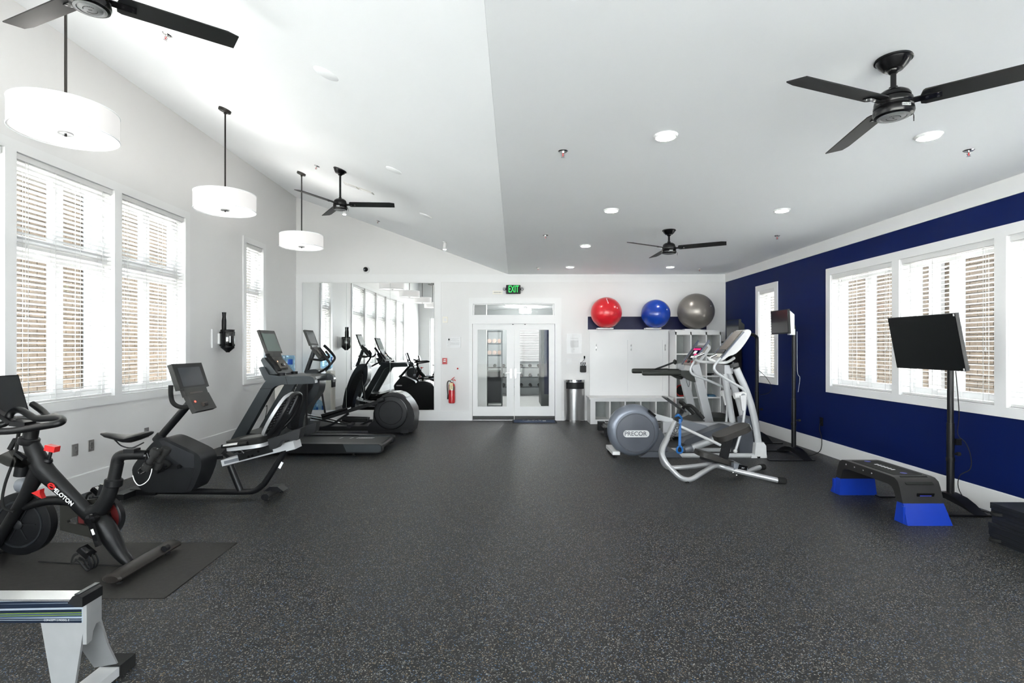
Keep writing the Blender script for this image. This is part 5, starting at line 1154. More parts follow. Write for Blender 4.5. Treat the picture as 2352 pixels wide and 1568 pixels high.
# feet
for x, y0, y1, nm in ((q(266,1320).x, 3.34, 3.97, 'rear_foot'),):
    rg = []
    for u in (0, 0.02, 0.25, 0.5, 0.75, 0.98, 1.0):
        yy = y0 + (y1-y0)*u; k_ = 0.75 if u in (0, 1.0) else 1.0; xc = -2.53 + 0.07*(u-0.5)*0
        rg.append([Vector((xc + 0.064*k_*math.cos(a), yy, zm + 0.056 + 0.028*k_*math.sin(a))) for a in [2*math.pi*i/16 for i in range(16)]])
    B().loft(rg).build(nm, t, 'foot_brown')
for y_ in (3.42, 3.90): B().lathe([(0.02,0.0),(0.022,0.015),(0.01,0.018),(0.01,0.04)], (-2.53, y_, zm), n=12).build('levelling_foot', t, 'black_rubber')
B().lathe([(0.022,-0.02),(0.022,0.02)], (-2.475, 3.79, zm+0.085), (0,1,0), 14).build('foot_bolt', t, 'black_satin')
rg = []
for u in (0, 0.03, 0.5, 0.97, 1.0):
    k_ = 0.75 if u in (0, 1.0) else 1.0
    rg.append([Vector((-3.70 + 0.055*k_*math.cos(a), 3.47+0.52*u, zm+0.055+0.022*k_*math.sin(a))) for a in [2*math.pi*i/16 for i in range(16)]])
B().loft(rg).build('front_foot', t, 'bike_black')
for y_ in (3.50, 3.90): B().rod((-3.75,y_,zm+0.032),(-3.75,y_+0.04,zm+0.032),0.031,16).build('transport_wheel', t, 'black_rubber')
B().tube([q(38,1032,-0.02), q(30,1060,-0.03), q(12,1110,-0.06), q(5,1150,-0.08), q(12,1168,-0.09), q(32,1175,-0.09)], 0.009, 8, 5).build('power_cable', t, 'black_rubber')
# lettering on the beam
dirv = (q(178,1150)-q(143,1120)).normalized(); upv = Vector((-dirv.z,0,dirv.x))
ctr = q(160.5,1134.5); ctr.y = Yb-0.060
text('PELOTON', 'lettering', t, 'paper_white', 0.040, face_mtx(ctr, dirv, upv), 0.002, bold=0.0006)
lc = q(135.5,1111); lc.y = Yb-0.062
lg = B().tube([lc+dirv*0.022*math.cos(a)+upv*0.018*math.sin(a) for a in [2*math.pi*k/20 for k in range(20)]], 0.005, 6, closed=True)
lg.bar(lc-dirv*0.026-upv*0.006, lc+dirv*0.028+upv*0.014, 0.006, 0.008, (0,1,0)); lg.build('logo', t, 'red_plastic')
# hand weights in the rack
for i, (xa, ya, dy, lb) in enumerate(((357,1038,-0.09,'small black hand weight in the nearer loop of the spin bike rack'), (380,1034.5,-0.02,'small black hand weight in the farther loop of the spin bike rack'))):
    a_ = q(xa, ya, dy); c_ = q(xa-19, ya+34, dy); d_ = (c_-a_).normalized()
    w_ = thing('hand_weight', lb, 'dumbbell', c_, 0, 'hand weights behind the saddle')
    B().rod(a_, c_, 0.019, 14).build('handle', w_, 'black_rubber')
    B().lathe([(0.020,-0.03),(0.030,-0.026),(0.034,0.0),(0.030,0.022),(0.012,0.026)], a_, -d_, 18).build('head', w_, 'black_rubber')
    B().lathe([(0.020,-0.03),(0.030,-0.026),(0.034,0.0),(0.030,0.022),(0.012,0.026)], c_, d_, 18).build('head', w_, 'black_rubber')
    if i == 0: text('1', 'lettering', w_, 'paper_white', 0.02, face_mtx(a_ - d_*0.0265, (1,0,0), Vector((0,1,0))), 0.0006)
B().tube([q(305,1092,-0.10), q(309,1104,-0.11), q(318,1114,-0.11), q(330,1111,-0.11), q(341,1101,-0.10), q(347,1086,-0.10), q(349,1076,-0.10)], 0.0028, 6, 5).build('earphone_cable', None, 'paper_white', label='thin white cable looped from the spin bike weight rack', cat='cable')
zc = 0.0105
B().tube([(-3.35,3.75,zc),(-3.1,3.72,zc),(-2.9,3.69,zc),(-2.7,3.68,zc),(-2.58,3.70,zc)], 0.0045, 6, 4).build('power_cord', None, 'black_rubber', label='thin black power cord lying across the bike mat', cat='cord')

# --- rowing machine
t = thing('rowing_machine', 'silver rowing machine with striped decal on its rail', 'rower', (-2.2, 2.255, 0))
y0, y1, z0, z1, xe = 2.228, 2.31, 0.368, 0.468, -1.80
mat('rail_blue', (0.23, 0.27, 0.31), 0.35, metal=0.2)
mat('rail_steel', (0.60, 0.61, 0.62), 0.22, metal=0.9, var=0.02)
B().box((-3.55, y0+0.004, z0), (xe-0.004, y1-0.004, z1-0.006), 0.004).build('monorail', t, 'rail_blue')
B().box((-3.55, y0, z1-0.008), (xe-0.03, y1, z1), 0.003).build('rail_track', t, 'rail_steel')
B().prism([(xe-0.05,z1-0.006),(xe-0.03,z1+0.022),(xe-0.006,z1+0.026),(xe+0.012,z1+0.018),(xe+0.012,z1-0.022),(xe-0.014,z1-0.022)], y0-0.022, y1+0.006, bev=0.004).build('end_stop', t, 'black_plastic')
B().cbox((xe-0.018,(y0+y1)/2,z1+0.027), (0.02,0.11,0.004), bev=0.0015).build('stop_insert', t, 'charcoal_metal')
mat('leg_grey', (0.22, 0.224, 0.23), 0.35, metal=0.2)
B().prism([(y0,z1-0.022),(y1,z1-0.022),(y1,z0-0.03)] + [((y0+y1)/2+0.02+0.034*math.cos(R(a)), z0-0.10+0.075*math.sin(R(a))) for a in (35,70,105,140,170)] + [(y0,z0-0.09)], xe-0.004, xe+0.012, 'yz').build('end_plate', t, 'leg_grey')
# printed stripes on both rail sides
mat('decal_navy', (0.004, 0.008, 0.018), 0.35); mat('decal_blue', (0.02, 0.035, 0.07), 0.35); mat('decal_green', (0.10, 0.16, 0.015), 0.35)
def stripe(za, zb, th0, th1, m_, nm, bow):
    top = []; bot = []
    for i in range(13):
        u = i/12; x = -3.0 + (xe-0.012+3.0)*u; s_ = za + (zb-za)*u + bow*math.sin(math.pi*min(1,0.2+0.8*u)); th = th0+(th1-th0)*u
        top.append((x, min(z1-0.009, s_+th/2))); bot.append((x, max(z0+0.001, s_-th/2)))
    B().prism(top + bot[::-1], y0+0.0005, y0+0.0046).build('decal_stripe', t, m_)
for f0, f1, m_ in ((-0.02,0.06,'decal_navy'), (0.10,0.27,'decal_navy'), (0.38,0.50,'decal_navy'), (0.50,0.53,'decal_green'), (0.545,0.60,'decal_blue'), (0.61,0.635,'decal_green'), (0.65,0.71,'decal_blue'), (0.80,0.845,'decal_navy'), (0.89,0.99,'decal_navy')):
    zr = z1 - 0.008 - (z1-0.008-z0)*(f0+f1)/2; th = (z1-0.008-z0)*(f1-f0); dl_ = 0.030 if f1 < 0.75 else 0.004
    stripe(zr - dl_, zr, th*(1.5 if f1 < 0.5 else 1.0), th, m_, '', 0.004 if f1 < 0.75 else 0.0)
text('CONCEPT 2 MODEL E', 'lettering', t, 'silver_light', 0.011, face_mtx((xe-0.115, y0+0.0001, z0+0.0125), (1,0,0), (0,0,1)), 0.0003)
# rear leg: near plate, flared far plate, foot bar with caps
npl = [(-1.985,z0),(xe,z0),(xe-0.05,0.05),(-1.93,0.05)]
B().prism(npl, y0+0.004, y0+0.016, bev=0.004).build('leg_plate', t, 'leg_grey')
b = B(); b.loft([[(-1.95,y1-0.012,z0),(xe+0.005,y1-0.012,z0),(xe+0.005,y1,z0),(-1.95,y1,z0)], [(-1.93,y1+0.05,0.2),(xe-0.01,y1+0.06,0.2),(xe-0.01,y1+0.07,0.2),(-1.93,y1+0.06,0.2)], [(-1.90,y1+0.10,0.07),(xe-0.02,y1+0.13,0.07),(xe-0.02,y1+0.14,0.07),(-1.90,y1+0.11,0.07)]])
b.build('leg_flange', t, 'leg_grey')
B().box((-1.905, 1.97, 0.008), (-1.815, 2.46, 0.05), 0.006).build('foot_bar', t, 'silver_light')
for ya, yb in ((1.90,1.98),(2.45,2.55)): B().box((-1.91, ya, 0.0), (-1.81, yb, 0.056), 0.010).build('foot_cap', t, 'black_rubber')
# seat, foot stretcher, flywheel end (reflected in the mirror)
B().prism(spline([(-2.98,2.12),(-2.86,2.10),(-2.74,2.13),(-2.72,2.255),(-2.74,2.38),(-2.86,2.41),(-2.98,2.39),(-3.0,2.255)],4), z1+0.05, z1+0.085, 'xy', bev=0.012, ang=50).build('seat', t, 'black_rubber')
B().box((-2.93,2.2,z1), (-2.79,2.31,z1+0.05), 0.005).build('seat_carriage', t, 'black_plastic')
fw = Vector((-3.86, 2.255, 0.56))
B().lathe([(0.24,-0.07),(0.265,-0.05),(0.265,0.05),(0.24,0.07)], fw, (0,1,0), 44).build('flywheel_housing', t, 'black_plastic')
for s_ in (-1, 1):
    B().lathe([(0.255,0.066),(0.25,0.08),(0.20,0.082),(0.20,0.07)], fw, (0,s_,0), 44, cap=False).build('housing_ring', t, 'silver_light')
    B().lathe([(0.19,0.071),(0.19,0.076),(0.03,0.078),(0.0001,0.078)], fw, (0,s_,0), 36, cap=False).build('vent_cover', t, 'charcoal')
B().prism([(-3.62,0.30),(-3.35,z1-0.03),(-3.35,z1),(-3.66,0.62),(-3.80,0.72)], 2.20, 2.31, bev=0.01).build('main_frame', t, 'silver_paint')
B().prism([(-3.95,0.06),(-3.78,0.06),(-3.68,0.42),(-3.80,0.44)], 2.21, 2.30, bev=0.01).build('front_leg', t, 'silver_paint')
B().box((-3.94,1.95,0.0), (-3.82,2.56,0.065), 0.01).build('front_foot_bar', t, 'silver_light')
for y_ in (2.05, 2.33): B().prism(slab((-3.42,0.36),(-3.60,0.64),0.02), y_, y_+0.13, bev=0.006).build('foot_rest', t, 'black_plastic')
B().tube([(-3.82,2.255,0.78),(-3.75,2.255,0.98),(-3.58,2.255,1.10)], 0.018, 10, 4).build('monitor_arm', t, 'black_satin')
mn = B().prism(slab((-3.55,1.03),(-3.60,1.22),0.04), 2.16, 2.35, bev=0.008).build('monitor', t, 'charcoal')
B().prism(slab((-3.556,1.07),(-3.592,1.20),0.003,0.0015), 2.18, 2.33).build('display', mn, 'screen_green')
B().rod((-3.50,2.02,0.76), (-3.50,2.49,0.76), 0.016, 10).build('pull_handle', t, 'black_rubber')
# ---------------------------------------------------------------- machines along the blue wall
mat('precor_blue', (0.13, 0.145, 0.175), 0.3, metal=0.35, var=0.03)
mat('precor_disc', (0.075, 0.082, 0.098), 0.22, var=0.03, coat=0.2)
mat('strip_slate', (0.10, 0.115, 0.15), 0.35, metal=0.2)
mat('shell_white', (0.58, 0.58, 0.58), 0.35)
mat('panel_tan', (0.17, 0.14, 0.115), 0.35, var=0.15, vscale=60)
mat('panel_taupe', (0.27, 0.245, 0.22), 0.45)
mat('seg_red', (0.55, 0.01, 0.12), 0.4, emit=0.5); mat('seg_white', (1, 1, 1), 0.4, emit=1.0)
mat('pad_brown', (0.024, 0.022, 0.020), 0.45, var=0.06); mat('strap_blue', (0.003, 0.08, 0.26), 0.5)
# --- silver elliptical cross-trainer
En, Ec, Ef = 7.30, 7.55, 7.80
t = thing('elliptical_trainer', 'silver elliptical trainer with slate round housing in front of the cubbies', 'elliptical', (2.4, Ec, 0))
dc = P(1457, 989, En); r_ = 0.362
B().lathe([(0.20,-0.42),(0.28,-0.38),(0.325,-0.26),(r_-0.012,-0.14),(r_,-0.08),(r_-0.012,-0.04),(r_-0.045,-0.012),(r_-0.09,0.0),(0.26,0.0)], dc, (0,-1,0), 64).build('wheel_housing', t, 'precor_blue')
di = P(1460, 994, En)
B().lathe([(0.262,-0.01),(0.262,0.004),(0.258,0.008),(0.0001,0.012)], di, (0,-1,0), 60, cap=False).build('side_disc', t, 'precor_disc')
B().lathe([(0.272,0.0),(0.270,0.006),(0.262,0.006)], di, (0,-1,0), 60, cap=False).build('disc_rim', t, 'slate_plastic')
c0 = P(1460.8, 995.5, En)
bd_ = B().prism([(c0.x+a, c0.z+c) for a, c in rrect(-0.178,0.178,-0.047,0.047,0.046,6)], En-0.026, En-0.008, bev=0.006).build('badge', t, 'shell_white')
text('PRECOR', 'lettering', bd_, 'slate_plastic', 0.082, face_mtx((c0.x-0.012, En-0.0268, c0.z), (1,0,0), (0,0,1)), 0.001, bold=0.001)
B().cbox(P(1497,949,En)+Vector((0,0.02,0)), (0.03,0.08,0.12), (0,R(-52),0), bev=0.01).build('arm_slot', t, 'black_gloss')
B().prism(XZ([(1470,1050),(1490,1037),(1558,1039.5),(1567,1050.5)], En+0.02), En+0.02, Ef-0.02, bev=0.004).build('base_cover', t, 'slate_plastic')
B().prism(XZ([(1470,1050),(1497,1015),(1512,990),(1517,985),(1526,1000),(1536,1040)], En+0.1), En+0.10, Ef-0.10, bev=0.01).build('wheel_well', t, 'slate_plastic')
B().bar(P(1415,1041,En)+Vector((0,-0.02,0.005)), P(1415,1041,En)+Vector((0,0.50,0.005)), 0.10, 0.045, bev=0.012).build('rear_foot', t, 'shell_white')
for y_ in (En+0.02, Ef-0.05):
    for x_ in (1.44, 3.42): B().lathe([(0.025,0.0),(0.028,0.02)], (x_, y_, 0), n=12).build('foot', t, 'black_rubber')
for y_ in (En+0.06, Ef-0.06): B().tube([P(1560,1046,En+0.06)+Vector((0,y_-En-0.06,0)), P(1742,1046,En+0.06)+Vector((0,y_-En-0.06,0))], 0.036, 14).build('base_tube', t, 'silver_light')
# front uprights with boots
for yy, dx in ((En+0.06, 0), (Ef-0.06, 0)):
    up_ = [P(x, y, En+0.06) for x, y in ((1691,846),(1700,866),(1711,890),(1725,930),(1735.5,975),(1742,1020))]
    for p in up_: p.y = yy
    B().tube(up_, [0.05,0.05,0.049,0.048,0.047,0.046], 16, 4, flat=0.72, up=(1,0,0)).build('upright', t, 'silver_light')
    bo = XZ([(1733,1016),(1750,1014),(1756,1022),(1757,1046),(1730,1046)], En+0.06); B().prism(bo, yy-0.05, yy+0.05, bev=0.012).build('upright_boot', t, 'shell_white')
    fo = XZ([(1722,1044),(1757,1043),(1757.5,1053),(1722,1052)], En+0.06); B().prism(fo, yy-0.055, yy+0.055, bev=0.008).build('front_foot', t, 'shell_white')
B().box(tuple(P(1664,858,7.4)+Vector((0,0,0))), tuple(P(1684,838,7.4)+Vector((0,0.3,0))), 0.008).build('head_bracket', t, 'silver_paint')
B().cbox(P(1676,838,7.55), (0.12,0.34,0.05), (0,R(-15),0), bev=0.012).build('neck', t, 'black_gloss')
B().tube([P(1669,838,7.5), P(1678,838,7.55), P(1690,842,7.6)], [0.04,0.05,0.055], 14, 3).build('neck_joint', t, 'black_gloss')
B().tube([P(1664,858,7.72), P(1668,880,7.72), P(1676,930,7.74), P(1684,975,7.74)], 0.045, 12, 3, flat=0.7).build('inner_column', t, 'silver_light')
# console looking to -x and up
cb, ctp = (2.93,1.345), (3.30,1.775)
prof = spline([(2.90,1.33),(2.98,1.40),(3.12,1.57),(3.27,1.745),(3.32,1.778),(3.37,1.76),(3.365,1.70),(3.26,1.54),(3.16,1.44),(3.06,1.40),(2.98,1.345)], 3)
B().prism(prof, 7.44, 7.76, bev=0.02, seg=3, ang=50).build('console', t, 'shell_white')
B().prism(slab((2.90,1.325),(3.26,1.745),0.012,0.004,-1), 7.40, 7.445, bev=0.004).build('side_strip', t, 'strip_slate')
B().prism(slab((2.90,1.325),(3.26,1.745),0.012,0.004,-1), 7.755, 7.80, bev=0.004).build('side_strip', t, 'strip_slate')
B().prism(slab((3.045,1.495),(3.27,1.757),0.008,0.010,-1), 7.47, 7.73, bev=0.003).build('key_panel', t, 'panel_tan')
B().prism(slab((3.00,1.44),(3.04,1.488),0.008,0.012,-1), 7.47, 7.73, bev=0.003).build('dark_band', t, 'black_gloss')
B().prism(slab((2.95,1.385),(2.99,1.43),0.01,0.012,-1), 7.50, 7.70, bev=0.003).build('lower_label', t, 'cream')
# stationary handlebar hoop with sensors
B().tube([P(1702,822,7.6)+Vector((-0.1,0,0)), (3.02,7.42,1.315), (2.88,7.40,1.32), (2.80,7.43,1.355), (2.80,7.52,1.38)], 0.02, 12, 4).build('fixed_handle', t, 'shell_white')
B().tube([(3.05,7.66,1.32), (2.95,7.74,1.31), (2.78,7.78,1.32), (2.68,7.76,1.36), (2.68,7.66,1.39)], 0.02, 12, 4).build('fixed_handle', t, 'shell_white')
for a, c in (((2.80,7.50,1.375),(2.90,7.47,1.43)), ((2.66,7.68,1.385),(2.79,7.66,1.44))): B().rod(a, c, 0.022, 14).build('pulse_grip', t, 'chrome')
# moving arms
B().tube(px_path([(1655,822,7.26),(1648,830,7.26),(1641,840,7.26),(1641,848,7.26),(1647,856,7.26),(1660,865,7.26),(1683,879,7.26),(1704,891,7.26),(1712,899,7.26),(1713,915,7.26),(1710,945,7.26),(1704,985,7.26),(1689,1036,7.26)]), 0.0185, 12, 4).build('moving_arm', t, 'silver_light')
B().tube(px_path([(1597,826,7.84),(1590,838,7.84),(1586,846,7.84),(1587,854,7.84),(1594,861,7.84),(1612,868,7.84),(1640,879,7.84),(1662,889,7.84),(1669,897,7.84),(1671,925,7.84),(1668,975,7.84)]), 0.0185, 12, 4).build('moving_arm', t, 'silver_light')
for (xa, ya, yy) in ((1689,1036,7.26), (1668,976,7.84)): B().ball(P(xa, ya, yy), 0.028, 14, 10).build('arm_end', t, 'shell_white')
for x0, x1, y_, yy in ((1686,1712,908,7.28), (1657,1694,902,7.82)):
    a, c = P(x0, y_+1, yy), P(x1, y_-2, yy); hz = B().tube([a, c], [0.042, 0.048], 16).build('pivot_housing', t, 'shell_white')
    B().lathe([(0.03,0.0),(0.028,0.01),(0.0001,0.011)], P(x1-8,y_,yy)+Vector((0,-0.046,0)), (0,-1,0), 18, cap=False).build('pivot_cap', hz, 'grey_plastic')
B().prism(XZ([(1698,908),(1711,906),(1708,940),(1705,943),(1702,941)], 7.24), 7.20, 7.24, bev=0.01).build('arm_shield', t, 'shell_white')
B().prism(XZ([(1658,905),(1671,904),(1670,928),(1664,930)], 7.80), 7.77, 7.80, bev=0.01).build('arm_shield', t, 'shell_white')
# pedal arms and footplates
B().bar(P(1492,952,7.70), P(1600,982,7.70), 0.05, 0.075, bev=0.012).build('pedal_arm', t, 'silver_light')
fp = XZ([(1562,962),(1618,975),(1630,984),(1632,996),(1624,1000),(1560,985)], 7.62); B().prism(fp, 7.56, 7.76, bev=0.012).build('foot_plate', t, 'grey_plastic')
B().rod(P(1587,1027,7.42), P(1722,980,7.42), 0.055, 18).build('pedal_arm', t, 'silver_light')
B().lathe([(0.0001,-0.06),(0.045,-0.05),(0.060,-0.01),(0.060,0.05),(0.057,0.055)], P(1580,1029.5,7.42), P(1722,980,7.42)-P(1587,1027,7.42), 20, cap=False).build('arm_end_cap', t, 'grey_plastic')
fp = XZ([(1566,1017),(1573,1008),(1660,975),(1672,976),(1672,984),(1578,1021)], 7.38); B().prism(fp, 7.33, 7.53, bev=0.012).build('foot_plate', t, 'slate_plastic')
B().rod(P(1563,979,7.24), P(1655,1022,7.24), 0.019, 10).build('link_rod', t, 'shell_white')
B().prism(XZ([(1520,968),(1700,970),(1722,978),(1722,984),(1640,992),(1520,992)], 7.66), 7.60, 7.72, bev=0.01).build('far_beam', t, 'silver_paint')
B().prism(XZ([(1697,1002),(1712,985),(1728,982),(1735,1046),(1700,1047)], En+0.10), En+0.10, Ef-0.10, bev=0.015).build('ramp_housing', t, 'slate_plastic')
B().prism(XZ([(1711,962),(1727,957),(1732,985),(1714,988)], En+0.12), En+0.12, Ef-0.12, bev=0.015).build('ramp_cap', t, 'precor_blue')

# --- grey treadmill behind it
Tn, Tf = 8.70, 9.50
t = thing('treadmill', 'silver treadmill with grey-green handrails in front of the bench', 'treadmill', (2.7, 9.1, 0))
xr, xh = 1.60, 3.85
for y0, y1 in ((Tn, Tn+0.12), (Tf-0.12, Tf)): 
    B().box((xr, y0, 0.06), (xh-0.25, y1, 0.20), 0.015).build('side_rail', t, 'silver_paint')
    B().box((xr-0.05, y0-0.005, 0.05), (xr+0.06, y1+0.005, 0.205), 0.012).build('rail_end_cap', t, 'charcoal')
    B().box((xr+0.08, y0+0.02, 0.20), (xh-0.85, y1-0.015, 0.21), 0.003).build('foot_strip', t, 'charcoal')
B().box((xr+0.05, Tn+0.12, 0.10), (xh-0.5, Tf-0.12, 0.185), 0.01).build('belt', t, 'belt_black')
B().rod((xr+0.03, Tn+0.12, 0.14), (xr+0.03, Tf-0.12, 0.14), 0.045, 16).build('rear_roller', t, 'black_satin')
hood = [(3.00,0.20),(3.02,0.245),(3.30,0.375),(3.75,0.36),(3.95,0.31),(3.95,0.06),(3.0,0.06)]
B().prism(hood, Tn+0.01, Tf-0.01, bev=0.03, seg=3).build('motor_hood', t, 'olive_grey')
for x_ in (1.75, 3.75):
    for y_ in (Tn+0.06, Tf-0.06): B().lathe([(0.03,0.0),(0.03,0.02),(0.018,0.025),(0.018,0.065)], (x_, y_, 0), n=12).build('foot', t, 'black_rubber')
for yy in (Tn+0.03, Tf-0.03):
    a = Vector((3.03, yy, 1.24)); c = Vector((3.28, yy, 0.21))
    B().bar(a, c, 0.09, 0.13, (1,0,0.2), bev=0.025).build('upright', t, 'silver_light')
    rl = B().tube([(2.165, yy, 1.105), (2.19, yy, 1.105), (2.50, yy, 1.105), (2.80, yy, 1.108)], [0.036,0.045,0.045,0.045], 16).build('handrail', t, 'olive_grey')
    fin = [(2.79,1.145),(3.00,1.14),(3.06,1.06),(3.075,0.99),(3.05,0.955),(3.00,0.955),(2.92,0.99),(2.82,1.05),(2.79,1.07)]
    B().prism(fin, yy-0.045, yy+0.045, bev=0.02, seg=3).build('rail_fin', t, 'olive_grey')
B().tube([(2.56,Tf-0.05,1.13),(2.70,Tf-0.12,1.19),(2.86,Tf-0.18,1.26)], 0.016, 10).build('grip_bar', t, 'charcoal')
B().lathe([(0.035,-0.02),(0.048,0.0),(0.035,0.02)], (2.88,Tf-0.2,1.27), (1,-1,0.2), 18).build('cup_ring', t, 'olive_grey')
B().box((2.95,Tn+0.08,1.03), (3.09,Tf-0.08,1.12), 0.02).build('crossbar', t, 'silver_paint')
B().prism(slab((3.03,1.235),(3.26,1.56),0.05,0.0,-1), 8.86, 9.34, bev=0.02, seg=3).build('console', t, 'panel_taupe')
B().prism([(3.03,1.14),(3.08,1.14),(3.36,1.50),(3.36,1.54),(3.30,1.60),(3.07,1.26)], 8.90, 9.30, bev=0.015).build('console_back', t, 'shell_white')
for ya, yb in ((8.82,8.87),(9.33,9.38)): B().prism(slab((3.02,1.225),(3.315,1.645),0.022,0.014,-1), ya, yb, bev=0.005).build('side_strip', t, 'strip_slate')
ds = B().prism(slab((3.08,1.315),(3.225,1.52),0.006,0.005,-1), 8.93, 9.27, bev=0.003).build('display', t, 'black_gloss')
for u, v0, v1, m_ in ((0.86, 8.93, 9.27, 'seg_red'), (0.42, 8.93, 9.06, 'seg_red')): B().prism(slab(lerp2((3.08,1.315),(3.225,1.52),u-0.07), lerp2((3.08,1.315),(3.225,1.52),u+0.07),0.003,0.0075,-1), v0, v1).build('led_row', ds, m_)
for k in range(3):
    y_ = 9.03 + k*0.05
    B().prism(slab(lerp2((3.08,1.315),(3.225,1.52),0.50), lerp2((3.08,1.315),(3.225,1.52),0.72),0.003,0.0075,-1), y_, y_+0.012).build('led_digit', ds, 'seg_white')
    B().prism(slab(lerp2((3.08,1.315),(3.225,1.52),0.16), lerp2((3.08,1.315),(3.225,1.52),0.28),0.003,0.0075,-1), y_-0.01, y_+0.006).build('led_digit', ds, 'seg_white')
B().prism(slab((3.045,1.262),(3.07,1.298),0.01,0.009,-1), 9.06, 9.16, bev=0.003).build('stop_key', t, 'black_plastic')
for y_ in (8.93, 9.23): B().prism(slab((3.05,1.268),(3.07,1.296),0.008,0.007,-1), y_, y_+0.04, bev=0.003).build('button', t, 'red_plastic')
B().tube([(2.95,8.95,1.02),(2.97,8.93,0.92),(3.0,8.94,0.86),(3.02,8.95,0.93),(3.02,8.97,1.02)], 0.003, 6, 5).build('safety_cord', t, 'black_rubber')
mat('lilac', (0.25, 0.25, 0.6), 0.4)

# --- stretch trainer
t = thing('stretch_trainer', 'silver tube stretch trainer with two black pads and blue strap', 'stretch machine', (2.5, 6.3, 0))
near = [(1551,968,6.28),(1541,990,6.25),(1531,1012,6.18),(1523,1030,6.10),(1522,1045,6.06),(1531,1064,6.02),(1546,1081,6.0),(1561,1095,5.98),(1576,1101,5.98),(1591,1099,5.99),(1612,1086,6.05),(1634,1073,6.15),(1648,1069,6.22),(1665,1073,6.2),(1684,1079,6.13),(1735,1091,6.03),(1788,1103,5.96)]
far = [(1553,964,6.33),(1541,985,6.36),(1530,1008,6.42),(1521,1026,6.47),(1518,1040,6.5),(1522,1060,6.55),(1532,1072,6.57),(1552,1074,6.58),(1590,1071,6.5),(1627,1067,6.38),(1650,1070,6.28),(1684,1079,6.3),(1714,1084,6.38),(1730,1078,6.46),(1746,1072.5,6.53)]
B().tube(px_path(near), 0.029, 14, 4).build('frame_tube', t, 'silver_paint')
B().tube(px_path(far), 0.029, 14, 4).build('frame_tube', t, 'silver_paint')
for (x, y, Y, nx, ny) in ((1788,1103,5.96,0.97,-0.2), (1746,1072.5,6.53,0.8,0.5)):
    B().lathe([(0.036,-0.01),(0.038,0.0),(0.038,0.07),(0.03,0.08)], P(x,y,Y), (nx,ny,-0.08), 18).build('tube_cap', t, 'black_rubber')
for p in (P(1578,1108,5.98), P(1556,1080,6.58)): B().lathe([(0.025,0.0),(0.025,0.025)], (p.x,p.y,0), n=12).build('foot', t, 'black_rubber')
B().bar(P(1552,966,6.3), P(1567,938,6.3), 0.055, 0.06, (1,0,0.4), bev=0.008).build('post_sleeve', t, 'charcoal')
B().rod(P(1563,948,6.3), P(1570,934,6.3), 0.024, 14).build('post_inner', t, 'chrome')
B().bar(P(1524.5,911,6.3)+Vector((0,-0.03,0)), P(1568,943,6.3)+Vector((0,-0.03,0)), 0.22, 0.014, bev=0.004).build('placard', t, 'black_satin')
B().tube(px_path([(1565,948,6.26),(1570,936,6.22),(1576,931.5,6.16),(1587,932,6.12),(1600,944,6.08),(1616,961,6.06)]), [0.018,0.018,0.019,0.021,0.023,0.022], 12, 4).build('handlebar', t, 'black_rubber')
B().tube(px_path([(1568,945,6.36),(1570,930,6.42),(1563,923,6.46),(1567,924,6.50),(1578,935,6.52),(1593,950,6.52)]), [0.018,0.019,0.021,0.022,0.023,0.022], 12, 4).build('handlebar', t, 'black_rubber')
dv = (P(1557,960,6.25)-P(1540,994,6.25)).normalized(); upv = Vector((-dv.z,0,dv.x))
text('PRECOR', 'lettering', t, 'ink_black', 0.058, face_mtx(P(1550,990,6.2)+Vector((0.0,-0.022,0.0)), dv, upv), 0.002, bold=0.0015)
# pads
def pad(name, outline, Y0, y0, y1, m_): return B().prism(spline(XZ(outline, Y0), 3), y0, y1, bev=0.02, seg=3, ang=60).build(name, t, m_)
pa, pb = P(1650,1008,6.3), P(1703,972,6.3)
dd = (pb-pa).normalized(); nn = Vector((-dd.z,0,dd.x))
def board(name, a, c, wd, th, m_, rnd=0.10):
    a, c = Vector(a), Vector(c); d = (c-a); L = d.length; d.normalize(); n = Vector((-d.z,0,d.x))
    mt_ = Matrix(((d.x,0,n.x,a.x),(0,1,0,a.y),(d.z,0,n.z,a.z),(0,0,0,1)))
    return B().prism(rrect(-0.02, L+0.02, -wd/2, wd/2, min(rnd, L/2.2), 6), -th/2, th/2, 'xy', bev=th*0.35, seg=3, ang=60).rot(mt_).build(name, t, m_)
board('seat_pad', P(1646,1006,6.24), P(1706,976,6.34), 0.30, 0.065, 'pad_brown')
board('knee_pad', P(1602,1038,6.3), P(1676,1060,6.3), 0.28, 0.055, 'pad_brown')
B().bar(P(1674,1000,6.3), P(1661,1054,6.3), 0.09, 0.075, (1,0,0), bev=0.008).build('pad_post', t, 'black_plastic')
B().bar(P(1610,1050,6.3), P(1690,1070,6.3), 0.08, 0.04, bev=0.008).build('pad_carrier', t, 'black_plastic')
B().prism(XZ([(1684,1063),(1700,1065),(1716,1074),(1714,1088),(1706,1089),(1684,1078)], 6.12), 6.10, 6.34, bev=0.01).build('joint_block', t, 'grey_plastic')
B().cbox(P(1704,1073,6.12)+Vector((0,-0.012,0)), (0.10,0.03,0.06), (0,R(15),0), bev=0.012).build('adjust_knob', t, 'black_gloss')
b = B()
for k in (-1, 0, 1): b.cbox(P(1704+k*2.2,1073+k*0.3,6.12)+Vector((0,-0.0275,0)), (0.004,0.001,0.014), (0,R(25),0))
b.build('scale_marks', t, 'silver_light')
for px_ in ((1684,1085), (1692,1091), (1708,1087)): B().lathe([(0.009,0),(0.009,0.006),(0.004,0.009)], P(*px_, 6.08), (0,-1,0), 10).build('bolt', t, 'chrome')
